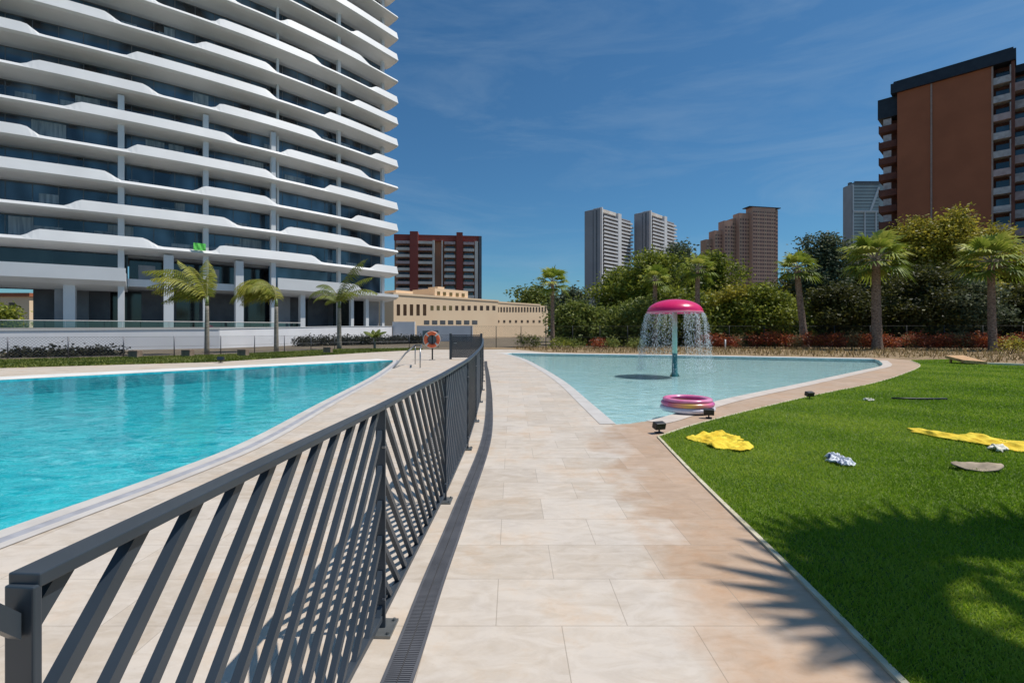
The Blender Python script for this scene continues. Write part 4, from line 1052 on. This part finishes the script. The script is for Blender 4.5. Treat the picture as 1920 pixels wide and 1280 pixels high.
# brown towers
M['tan1'] = vari('tan_brown_render', (0.54, 0.31, 0.22), (0.62, 0.37, 0.265), 0.06, 0.9)
M['tan2'] = vari('dark_tan_render', (0.37, 0.23, 0.16), (0.44, 0.28, 0.20), 0.06, 0.9)
D = 400.0
def stripmat(name, c1, c2):
    m, nt, p = nmat(name); setin(p, 0.5, 0, 0.3)
    tc = nt.nodes.new('ShaderNodeTexCoord'); sx = nt.nodes.new('ShaderNodeSeparateXYZ'); nt.links.new(tc.outputs['Object'], sx.inputs[0])
    q = nt.nodes.new('ShaderNodeMath'); q.operation = 'MULTIPLY'; q.inputs[1].default_value = 1 / 3.1; nt.links.new(sx.outputs['Z'], q.inputs[0])
    f = nt.nodes.new('ShaderNodeMath'); f.operation = 'FRACT'; nt.links.new(q.outputs[0], f.inputs[0])
    g_ = nt.nodes.new('ShaderNodeMath'); g_.operation = 'GREATER_THAN'; g_.inputs[1].default_value = 0.5; nt.links.new(f.outputs[0], g_.inputs[0])
    x = nt.nodes.new('ShaderNodeMixRGB'); x.inputs['Color1'].default_value = (*c1, 1); x.inputs['Color2'].default_value = (*c2, 1)
    nt.links.new(g_.outputs[0], x.inputs['Fac']); nt.links.new(x.outputs[0], p.inputs['Base Color']); return m
M['strip_a'] = stripmat('window_and_spandrel_strip', (0.17, 0.10, 0.085), (0.54, 0.31, 0.22))
M['strip_b'] = stripmat('loggia_and_spandrel_strip', (0.22, 0.145, 0.11), (0.58, 0.37, 0.25))
def tanbox(name, label, px0, px1, segs, nf, rz=R(14)):
    x0 = XD(px0, D); root = empty(name, (x0, D, 0), R(12), label, 'apartment tower', 'brown towers on the skyline'); root.scale = (1.13, 1, 1)
    top = 0
    for (a, b, py, dy, mt) in segs:
        H = ZD(py, D); part('block', root, mt, (XD(a, D) - x0, XD(b, D) - x0, dy, dy + 8, 0, H)); top = max(top, H)
        n = int((b - a) / 4.2)
        for j in range(n):
            xa = XD(a, D) - x0 + (j + .3) * (b - a) / n * D / F
            part('window_strip', root, 'strip_a' if (j + int(a)) % 3 else 'strip_b', (xa, xa + 1.3, dy - .08, dy + .1, 18, H - 3.4))
    return root
tanbox('brown_tower', 'stepped brown tower standing left of the taller brown tower', 1332, 1388, [(1332, 1344, 446, 6, 'tan2'), (1344, 1358, 430, 3, 'tan1'), (1358, 1374, 412, 0, 'tan1'), (1374, 1389, 407, 1, 'tan2')], 20)
r2 = tanbox('brown_tower', 'taller flat topped brown tower on the skyline', 1389, 1462, [(1389, 1408, 398, 2, 'tan1'), (1408, 1452, 388, -2, 'tan1'), (1452, 1462, 389, 1, 'tan2')], 24)
part('roof_line', r2, 'roofd', (XD(1402, D) - XD(1389, D), XD(1462, D) - XD(1389, D), -2.3, 6.5, ZD(388, D), ZD(386.5, D)))

# distant grey glass tower
D = 600.0; x0 = XD(1582, D); gt = empty('glass_skyscraper', (x0, D, 0), 0, 'distant grey glass skyscraper left of the brick tower', 'skyscraper')
M['farglass'] = vari('grey_green_curtain_wall', (0.28, 0.31, 0.31), (0.42, 0.45, 0.43), 0.04, 0.35, stretch=(1, 1, .4))
q = lambda px: XD(px, D) - x0
part('side_wall', gt, 'greyw', (q(1599) - .6, q(1599), 1.5, 17, 0, ZD(345, D))); part('wall', gt, 'farglass', (q(1599), q(1662), 2, 16.8, 0, ZD(344, D)))
part('crown', gt, 'dgrey', (q(1606), q(1662), 1.5, 15, ZD(344, D), ZD(340, D)), (q(1600), q(1604), 6, 10, ZD(345, D), ZD(339, D)))
for p_ in (1600, 1622, 1643): part('rib', gt, 'flatw', (q(p_), q(p_ + 2), .8, 2.5, 0, ZD(346 if p_ < 1610 else 395, D)))
part('rib', gt, 'flatw', (q(1600), q(1650), 1.0, 2.5, ZD(397, D), ZD(394, D)))
mb = MB(); mb.add([(q(1632), 1, ZD(394, D)), (q(1636), 1, ZD(394, D)), (q(1652), 1, ZD(350, D)), (q(1648), 1, ZD(350, D)), (q(1632), 3, ZD(394, D)), (q(1636), 3, ZD(394, D)), (q(1652), 3, ZD(350, D)), (q(1648), 3, ZD(350, D))],
                  [(0, 1, 2, 3), (4, 7, 6, 5), (0, 4, 5, 1), (1, 5, 6, 2), (2, 6, 7, 3), (3, 7, 4, 0)]); mb.build('brace', M['flatw'], gt)
for i in range(30): part('floor_line', gt, 'dgrey', (q(1603), q(1650), 1.9, 2.1, 70 + i * 4.0, 70.9 + i * 4.0))

# small orange building seen through the open ground floor at the far left
D = 95.0; ob = empty('orange_building', (XD(-60, D), D, 0), 0, 'orange house seen through the open ground floor at the far left', 'building')
part('wall', ob, 'sand1', (0, 12, 0, 8, 0, 8.2)); part('roof', ob, 'brick', (-.4, 12.4, -.4, 8.4, 8.2, 8.9)); part('window', ob, 'sandw', (4, 5.2, -.04, .1, 5.2, 7), (8, 9.2, -.04, .1, 5.2, 7))

# ------------------------------------------------------------------ trees
def crown_mesh(name, blobs, nleaf, size, mat, root, seed, tone0=0.0, flat=0.55):
    """leaf clumps spread over and through lumpy volumes. blobs: (x,y,z,rx,ry,rz)"""
    g = np.random.default_rng(seed); vol = np.array([b[3] * b[4] * b[5] for b in blobs]) ** (2 / 3); vol = vol / vol.sum()
    nc = max(20, nleaf // 14); ci = g.choice(len(blobs), nc, p=vol); B = np.array(blobs)[ci]
    d = g.normal(size=(nc, 3)); d /= np.linalg.norm(d, axis=1)[:, None]
    rad = g.uniform(0.35, 1.0, nc) ** 0.45 * (1 + 0.16 * g.normal(size=nc))
    C = B[:, :3] + d * B[:, 3:6] * rad[:, None]
    ct = np.clip(0.48 + 0.22 * g.normal(size=nc) + tone0, 0, 1)
    per = 14; n = nc * per
    P = np.repeat(C, per, 0) + g.normal(size=(n, 3)) * size * np.array([2.4, 2.4, 1.5])
    tone = np.clip(np.repeat(ct, per) + 0.13 * g.normal(size=n), 0, 1)
    a = g.normal(size=(n, 3)); a[:, 2] *= flat; a /= np.linalg.norm(a, axis=1)[:, None]
    b = g.normal(size=(n, 3)); b -= a * (a * b).sum(1)[:, None]; b /= np.linalg.norm(b, axis=1)[:, None]
    s = size * g.uniform(0.5, 1.2, n)[:, None]
    V = np.stack([P - a * s, P + b * s * .5, P + a * s, P - b * s * .5], 1).reshape(-1, 3)
    V[:, 2] = np.maximum(V[:, 2], 0.02)
    return np_mesh(name, V, np.arange(n * 4).reshape(-1, 4), mat, root, tone, 4)

def tree(name, px, D, pytop, wpx, seed, mat, label, nleaf=9000, base=0.12, group='trees behind the planting bed', lean=0, size=None, cat='tree'):
    x = XD(px, D); H = ZD(pytop, D); w = wpx * D / F / 2; g = random.Random(seed)
    root = empty(name, (x, D, 0), 0, label, cat, group)
    zb = H * base; blobs = []; nb = 13
    for i in range(nb):
        t = (i + .5) / nb; ring = math.sin(math.pi * (0.16 + 0.80 * t)) ** 0.65
        a = g.uniform(0, 6.28) if i else 0; rr = w * ring * g.uniform(.30, .66)
        bw = w * g.uniform(.30, .46) * (0.55 + 0.6 * ring); bh = (H - zb) * g.uniform(.12, .18)
        blobs.append((rr * math.cos(a), rr * math.sin(a) * .8, zb + (H - zb) * t * .92 + 0.02 * H, bw, bw, bh))
    for i in range(16):     # stray limbs that break the outline
        t = g.uniform(.3, 1.0); a = g.uniform(0, 6.28); ring = math.sin(math.pi * (0.14 + 0.74 * t)) ** 0.6; q_ = w * ring * g.uniform(.8, 1.12); r_ = w * g.uniform(.10, .2)
        blobs.append((q_ * math.cos(a), q_ * math.sin(a) * .8, zb + (H - zb) * t * g.uniform(.92, 1.03), r_, r_, r_ * .8))
    blobs.append((lean, 0, H - bh * .9, w * .3, w * .3, bh)); blobs.append((0, 0, (H + zb) / 2, w * .55, w * .5, (H - zb) * .42))
    crown_mesh('crown', blobs, nleaf, size or max(0.13, D * 0.0038), mat, root, seed)
    mb = MB(); tr_ = max(.10, H * .022)
    mb.tube([(0, 0, -.05), (0.05 * H * g.uniform(-1, 1) * .3, 0, H * .25), (lean * .4, 0.1, H * .5), (lean * .7, 0, H * .78)], [tr_ * 1.25, tr_, tr_ * .7, tr_ * .25], 8)
    for b in blobs[2:11:2]:
        mb.tube([(0, 0, H * .22 + b[2] * .2), (b[0] * .5, b[1] * .5, b[2] * .75), (b[0], b[1], b[2])], [tr_ * .5, tr_ * .3, tr_ * .1], 6)
    mb.build('trunk', M['bark'], root, smooth=True)
    return root
T = [ # px, D, top y, width px, mat, leaves, label
 (1003, 150, 541, 95, 'brushy', 3500, 'low dark tree behind the far wing of the sandstone building'),
 (1075, 66, 545, 80, 'blueleaf', 5000, 'small grey green tree at the foot of the left white tower'),
 (1082, 52, 572, 90, 'brushy', 6000, 'broad low bushy tree just right of the lone small palm'),
 (1165, 62, 508, 120, 'pine', 8000, 'dark bushy tree in front of the left white tower'),
 (1222, 58, 474, 120, 'pine', 9000, 'tall olive green tree behind the mushroom fountain'),
 (1275, 66, 462, 95, 'blueleaf', 7000, 'grey green tree peeking over the gap between the white and brown towers'),
 (1335, 60, 482, 120, 'pine', 8000, 'bushy olive tree in front of the stepped brown tower'),
 (1380, 50, 545, 120, 'gold', 7500, 'yellow green rounded tree right of the pink mushroom'),
 (1435, 48, 540, 120, 'pine', 7500, 'light green bush tree left of the leaning palm'),
 (1190, 49, 566, 130, 'brushy', 7500, 'dark low tree left behind the water curtain'),
 (1290, 50, 548, 130, 'pine', 8000, 'dense dark tree right behind the mushroom canopy'),
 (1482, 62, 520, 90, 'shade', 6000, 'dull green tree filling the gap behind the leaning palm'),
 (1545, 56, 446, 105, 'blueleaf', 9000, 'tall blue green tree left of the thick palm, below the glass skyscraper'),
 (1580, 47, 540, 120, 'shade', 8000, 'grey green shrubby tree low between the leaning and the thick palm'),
 (1640, 60, 468, 130, 'shade', 8000, 'dark green tree behind the crown of the thick palm'),
 (1705, 54, 428, 120, 'gold', 9000, 'yellow green tree on the left shoulder of the largest tree'),
 (1790, 52, 402, 165, 'gold', 16000, 'largest yellow green tree rising in front of the brick tower'),
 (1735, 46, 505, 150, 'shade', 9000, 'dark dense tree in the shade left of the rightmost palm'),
 (1850, 58, 440, 120, 'gold', 8000, 'yellow green tree right of the largest tree'),
 (1800, 45, 525, 140, 'blueleaf', 8500, 'low grey green tree directly left of the rightmost palm trunk'),
 (1905, 54, 470, 130, 'gold', 8000, 'olive tree at the right edge behind the rightmost palm crown'),
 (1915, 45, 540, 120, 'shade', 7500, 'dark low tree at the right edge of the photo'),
 (2010, 52, 450, 150, 'gold', 4500, 'yellow green tree just outside the right edge'),
]
for i, (px, D, py, w, mt, nl, lb) in enumerate(T):
    tree('tree', px, D, py, w * 1.08, 100 + i, M[mt], lb, int(nl * 2.1), base=0.04 if py > 500 else 0.10)
tree('tree', 6, 80, 575, 60, 300, M['pine'], 'green tree seen through the open ground floor at the far left', 3000, group='trees left', base=0.05)
# continuous understorey seen as one far mass
g = random.Random(5); bl = []
for i in range(70):
    X = 7.5 + i * 0.85; bl.append((X, 50 + g.uniform(-1.5, 3), g.uniform(0.6, 2.4), 1.3, 1.3, g.uniform(.9, 1.9)))
o = crown_mesh('undergrowth', bl, 30000, 0.24, M['brushy'], None, 77); tag(o, 'dense dark undergrowth filling the gaps below the trees', 'undergrowth', kind='stuff')

# fan palms
def fan_palm(px, D, base_py, py_c, trunk_px, rad_px, label, seed, tilt_px=0, nfan=34, tone=0.0, group='fan palms in the planting bed', loc=None, H=None, rad=None, tw=None, mat='fan', droop=112):
    g = random.Random(seed)
    x = XD(px, D) if loc is None else loc[0]; y = D if loc is None else loc[1]
    root = empty('fan_palm', (x, y, 0), 0, label, 'palm', group)
    H = H or ZD(py_c, D); r = tw or trunk_px * D / F / 2; Rr = rad or rad_px * D / F; dx = tilt_px * D / F
    mb = MB(); pts = []; rr = []
    for i in range(15):
        t = i / 14; pts.append((dx * (t ** .9), 0.03 * math.sin(4 * t), H * t)); rr.append(r * (1.16 - .3 * t + 0.05 * math.sin(i * 2.4) + (.15 if i == 0 else 0)))
    mb.tube(pts, rr, 12)
    # leaf-base stubs
    k = 0; z = 0.15
    while z < H * .97:
        for a0 in range(7):
            a = a0 * 0.9 + k * 0.5; t = z / H; cx = dx * t ** .9; q = r * (1.1 - .3 * t)
            mb.add([(cx + q * .85 * math.cos(a - .16), q * .85 * math.sin(a - .16), z - .05), (cx + q * .85 * math.cos(a + .16), q * .85 * math.sin(a + .16), z - .05), (cx + q * 1.32 * math.cos(a), q * 1.32 * math.sin(a), z + .12)], [(0, 1, 2)])
        z += 0.13 if D < 60 else .3; k += 1
    mb.build('trunk', M['trunk'], root)
    gg = np.random.default_rng(seed); V = []; Fc = []; tn = []
    st = MB()
    for f in range(nfan):
        az = f * 2.39996 + g.uniform(-.2, .2); el = R(78) - (f / nfan) ** .85 * R(droop) + g.uniform(-.08, .08)
        d = Vector((math.cos(az) * math.cos(el), math.sin(az) * math.cos(el), math.sin(el)))
        pl = Rr * g.uniform(.42, .56); c = Vector((dx, 0, H)); tip = c + d * pl; tip.z -= 0.10 * pl * (1 - el)
        st.tube([c, (c + tip) / 2 + Vector((0, 0, .04 * pl)), tip], [Rr * .02, Rr * .014, Rr * .010], 4)
        side = d.cross(Vector((0, 0, 1)));
        if side.length < .05: side = Vector((1, 0, 0))
        side.normalize(); up = side.cross(d).normalized(); nseg = 17; base_t = 0.5 + g.uniform(-.25, .25) - (0.35 if el < 0 else 0) + tone
        fl = Rr * g.uniform(.5, .64)
        for s_ in range(nseg):
            th = R(-98) + R(196) * s_ / (nseg - 1); dirn = (d * math.cos(th) + side * math.sin(th)).normalized()
            ln = fl * (0.72 + .28 * math.cos(th)) * g.uniform(.9, 1.06); w = fl * .060
            wd = dirn.cross(up).normalized() * w
            p0 = tip; p1 = tip + dirn * ln * .55 + up * ln * .06; p2 = tip + dirn * ln - Vector((0, 0, 1)) * ln * (.16 + .2 * g.random())
            b = len(V); V += [p0 - wd * .2, p0 + wd * .2, p1 + wd, p1 - wd, p2 + wd * .12, p2 - wd * .12]
            Fc += [[b, b + 1, b + 2, b + 3], [b + 3, b + 2, b + 4, b + 5]]; t_ = min(1, max(0, base_t + g.uniform(-.15, .15))); tn += [t_, min(1, t_ + .1)]
    np_mesh('frond', np.array([tuple(v) for v in V]), np.array(Fc), M[mat], root, np.array(tn), 4)['label'] = 'fan shaped green fronds'
    st.build('leaf_stalk', M['feather'] if False else M['trunk2'], root)
    return root
fan_palm(1036, 45, 645, 531, 7, 38, 'small lone fan palm standing beside the sandstone building', 1, 0, 22)
fan_palm(1228, 46, 645, 525, 9, 34, 'fan palm in front of the dark trees left of the mushroom canopy', 2, 0, 20)
fan_palm(1308, 44, 645, 506, 9, 38, 'slim fan palm rising just right of the mushroom canopy', 3, 0, 22)
fan_palm(1511, 42, 648, 505, 11, 42, 'leaning fan palm whose trunk tilts to the left', 4, -17, 24)
fan_palm(1645, 38.5, 655, 487, 15, 64, 'thick trunked fan palm behind the tip of the splash pool', 5, -3, 27)
fan_palm(1862, 37, 657, 491, 12, 64, 'rightmost fan palm near the corner of the lawn', 6, -4, 27)
# the palm whose shadow falls over path and lawn, standing right of the view
fan_palm(0, 4, 0, 0, 0, 0, 'tall fan palm on the near lawn just outside the right edge, casting the big shadow', 12, 0, 17, loc=(6.85, 3.05), H=7.1, rad=1.85, tw=0.17, droop=78)

# feather palms left, blown by the wind
def feather_palm(px, D, py_c, label, seed, fronds, tw, mat='feather', lean=0.0, lf=0.42, scale=1.0):
    g = random.Random(seed); x = XD(px, D); H = ZD(py_c, D)
    root = empty('feather_palm', (x, D, 0), 0, label, 'palm', 'slender palms in front of the tower')
    mb = MB(); mb.tube([(lean * t * t, 0, H * t) for t in [i / 8 for i in range(9)]], [tw * (1.2 - .35 * i / 8) for i in range(9)], 10)
    mb.build('trunk', M['trunk2'], root, smooth=True)
    mb = MB(); mb.tube([(lean, 0, H - .1), (lean, 0, H + .45)], [tw * .9, tw * .6], 10); mb.build('crownshaft', M['mint'] if False else vari('green_crownshaft', (0.10, 0.14, 0.03), (0.18, 0.22, 0.06), 3, .5), root, smooth=True)
    for (az, el, L, droop) in fronds:
        V = []; Fc = []; tn = []; P = []; az = R(az); el = R(el); base = g.uniform(.35, .75)
        n = 26
        for i in range(n + 1):
            t = i / n; e = el - R(droop) * t ** 1.5
            if i == 0: p = Vector((lean, 0, H + .35))
            else: p = P[-1] + Vector((math.cos(az) * math.cos(e), math.sin(az) * math.cos(e), math.sin(e))) * (L / n)
            P.append(p)
        for i in range(2, n):
            d = (P[i + 1] - P[i - 1]).normalized(); sd = d.cross(Vector((0, 0, 1)))
            sd = sd.normalized() if sd.length > .05 else Vector((0, 1, 0)); u = sd.cross(d)
            t = i / n; ln = lf * L / 2.4 * (math.sin(math.pi * min(1, .12 + t * .92)) ** .6 + .08)
            for sg in (-1, 1):
                q = (sd * sg * .85 + d * .55 - Vector((0, 0, 1)) * (.35 + .3 * g.random()) + Vector((-.25, 0, 0))).normalized(); w = d * .040
                b = len(V); p0 = P[i]; p1 = p0 + q * ln * .5 + u * .03; p2 = p0 + q * ln - Vector((0, 0, 1)) * ln * .25
                V += [p0 - w * .6, p0 + w * .6, p1 + w, p1 - w, p2 + w * .2, p2 - w * .2]; Fc += [[b, b + 1, b + 2, b + 3], [b + 3, b + 2, b + 4, b + 5]]
                v = min(1, max(0, base + g.uniform(-.2, .2))); tn += [v, v]
        fr = np_mesh('frond', np.array([tuple(v) for v in V]), np.array(Fc), M[mat], root, np.array(tn), 4)
        MB().tube(P, [.022 * (1 - .8 * i / n) + .004 for i in range(n + 1)], 5).build('rachis', M['feather_r'], fr)
M['feather_r'] = vari('yellow_rachis', (0.22, 0.20, 0.05), (0.34, 0.30, 0.08), 3, .6)
feather_palm(388, 31, 570, 'slender palm with yellow green fronds blown far to the left', 1,
             [(178, 62, 4.3, 88), (172, 48, 4.4, 75), (186, 36, 3.9, 62), (165, 24, 3.3, 58), (150, 70, 3.3, 60), (200, 74, 3.0, 45), (120, 86, 2.7, 22), (95, 84, 2.2, 40), (182, 14, 3.0, 50), (215, 50, 3.4, 75), (140, 45, 3.4, 80), (190, 52, 4.4, 70), (176, 25, 3.9, 45)], .13, lf=.5)
feather_palm(518, 35, 572, 'slender palm with a rounded arching mop of fronds before the middle of the tower', 2,
             [(180, 72, 4.0, 150), (170, 58, 3.9, 140), (195, 44, 3.6, 120), (150, 66, 3.5, 150), (210, 62, 3.5, 150), (130, 76, 2.9, 150), (184, 84, 3.3, 150), (172, 50, 3.5, 130), (230, 72, 2.9, 150), (176, 30, 3.0, 95), (188, 66, 3.7, 145), (160, 48, 3.2, 125), (182, 78, 3.0, 165)], .14, lf=.72)
feather_palm(636, 39, 575, 'slender palm nearest the right end of the tower with spread darker fronds', 3,
             [(178, 60, 3.2, 135), (165, 75, 3.0, 110), (10, 62, 3.6, 60), (-15, 72, 4.2, 40), (25, 50, 3.6, 90), (5, 80, 4.4, 55), (200, 45, 2.4, 120), (90, 70, 2.5, 100), (-40, 45, 2.9, 90), (150, 30, 1.9, 90)], .16, mat='feather2', lf=.5)
feather_palm(703, 40, 640, 'tiny young palm beside the white wall left of the life ring', 4,
             [(178, 50, 1.1, 60), (0, 50, 1.1, 60), (60, 70, .9, 50), (120, 65, .9, 50), (230, 40, 1.0, 50), (300, 40, 1.0, 60)], .07, mat='feather2', lf=.7)

# ------------------------------------------------------------------ shrubs and ground cover
def shrub(x, y, w, h, seed, mat, label, group, n=420, size=.08, name='shrub', cat='shrub'):
    root = empty(name, (x, y, 0), 0, label, cat, group); g = random.Random(seed)
    bl = [(g.uniform(-.3, .3) * w, g.uniform(-.3, .3) * w, h * g.uniform(.35, .7), w * .35, w * .35, h * .35) for _ in range(5)]
    crown_mesh('foliage', bl, n, size, mat, root, seed)
    mb = MB()
    for b in bl: mb.tube([(0, 0, 0), (b[0], b[1], b[2])], [.02, .008], 5)
    mb.build('stem', M['bark'], root)
    return root
ORD = ['first', 'second', 'third', 'fourth', 'fifth', 'sixth', 'seventh', 'eighth', 'ninth']; cnt = {}
g = random.Random(8)
nr = 30
for i in range(nr):
    px = 1330 + i * 20.5; D = 41.5 - 4.5 * i / nr + g.uniform(-.5, .5)
    mt = M['red'] if (i % 5 != 3) else M['dry']
    kind = 'wine red shrub' if mt is M['red'] else 'straw coloured shrub'
    lm = ('just right of the water curtain' if px < 1400 else 'left of the leaning palm' if px < 1495 else 'around the foot of the leaning palm' if px < 1540 else 'between the leaning and the thick palm' if px < 1625 else
          'at the foot of the thick palm' if px < 1670 else 'between the thick and the rightmost palm' if px < 1840 else 'at the foot of the rightmost palm' if px < 1890 else 'right of the rightmost palm')
    cnt[kind, lm] = cnt.get((kind, lm), 0) + 1
    shrub(XD(px, D), D, 1.25, g.uniform(1.1, 1.45), 500 + i, mt, '%s %s from the left %s' % (ORD[cnt[kind, lm] - 1], kind, lm), 'hedge row shrubs behind the planting bed', 700)
names2 = [(1050, 40, 'green tuft plant right of the lone small palm'), (1075, 41, 'dark green bush below the low trees left of the fountain'), (1115, 40.5, 'reddish bush in the planting bed left of the fountain'), (1150, 39.5, 'olive bush near the left side of the fountain'), (1190, 40.5, 'brown green bush behind the left edge of the water curtain'),
          (980, 44, 'green bush behind the wire fence in front of the sandstone building'), (1005, 43.8, 'second green bush from the lone small palm towards the gate'), (1895, 31, 'pale yellow green bush at the far right of the planting bed')]
for i, (px, D, lb) in enumerate(names2):
    mt = [M['pine'], M['brushy'], M['red'], M['brushy'], M['brushy'], M['pine'], M['pine'], M['gold']][i]
    shrub(XD(px, D), D, 1.5, 1.0 if i < 5 else 1.25, 700 + i, mt, lb, 'bushes in the planting bed', 600)
mk = MB().tube([(0, 0, 0), (0, 0, .85)], .05, 8)
mo = mk.build('marker_post', M['coping2'], None, smooth=True); mo.location = (XD(1360, 36.5), 36.5, 0); tag(mo, 'thin short white post in the planting bed right of the water curtain', 'post')
# dry tufts in the bed
gg = np.random.default_rng(3); n = 26000; bed = [(0.5, 39.2), (2.6, 34.2), (10.4, 31), (20.8, 27), (20.8, 26.2), (23.4, 26), (22.4, 22.6), (21.4, 21.9), (22.3, 20.7), (34, 10), (44, 14), (46, 36), (20, 42), (0, 43)]
x = gg.uniform(0, 46, n); y = gg.uniform(10, 43, n); cl = (np.sin(x * 2.1) * np.sin(y * 2.7 + x) > -.1) & in_poly(x, y, bed); x = x[cl]; y = y[cl]; n = len(x)
hh = gg.uniform(.08, .38, n); a = gg.uniform(0, 6.28, n); w = .03; V = np.zeros((n, 3, 3))
V[:, 0] = np.c_[x - np.cos(a) * w, y - np.sin(a) * w, np.zeros(n)]; V[:, 1] = np.c_[x + np.cos(a) * w, y + np.sin(a) * w, np.zeros(n)]; V[:, 2] = np.c_[x + gg.normal(0, .1, n), y + gg.normal(0, .1, n), hh]
o = np_mesh('dry_grass', V.reshape(-1, 3), np.arange(n * 3).reshape(-1, 3), M['dry'], None, gg.uniform(0, 1, n), 3); tag(o, 'dry straw coloured tufts scattered over the planting bed', 'dry grass', kind='stuff')
# dark ground cover at the foot of the podium wall
bl = []; g = random.Random(3)
for (a, b, zz, n) in (((-28.3, 27.4), (-24.0, 29.4), .24, 18), ((-20.5, 47), (-9.5, 60), .75, 44)):
    for i in range(n):
        t = i / n; bl.append((a[0] + (b[0] - a[0]) * t + g.uniform(-.3, .3), a[1] + (b[1] - a[1]) * t + g.uniform(-.4, .4), zz * .5, .5, .5, zz * .55))
o = crown_mesh('ground_cover', bl, 14000, .13, M['cover'], None, 44, -.15); tag(o, 'dark low ground cover at the foot of the white podium wall', 'ground cover', kind='stuff')
# small concrete plinths by the wire fence
pl = MB().box((0, 0, .2), (.5, .4, .45)).build('concrete_block', vari('rough_concrete', (.20, .14, .10), (.30, .22, .16), 4, .9, bump=.3), bevel=.02)
for i, (px, py, lb) in enumerate([(254, 671, 'grey brown concrete block behind the wire fence, left of the first palm'), (456, 668, 'grey brown concrete block between the first and second slender palm'), (352, 669, 'grey brown concrete block just left of the first slender palm'), (615, 662, 'grey brown concrete block left of the third slender palm')]):
    c = pl if i == 0 else pl.copy()
    if i: COL.objects.link(c)
    c.location = (*G(px, py), 0); tag(c, lb, 'concrete block', 'concrete blocks behind the wire fence')
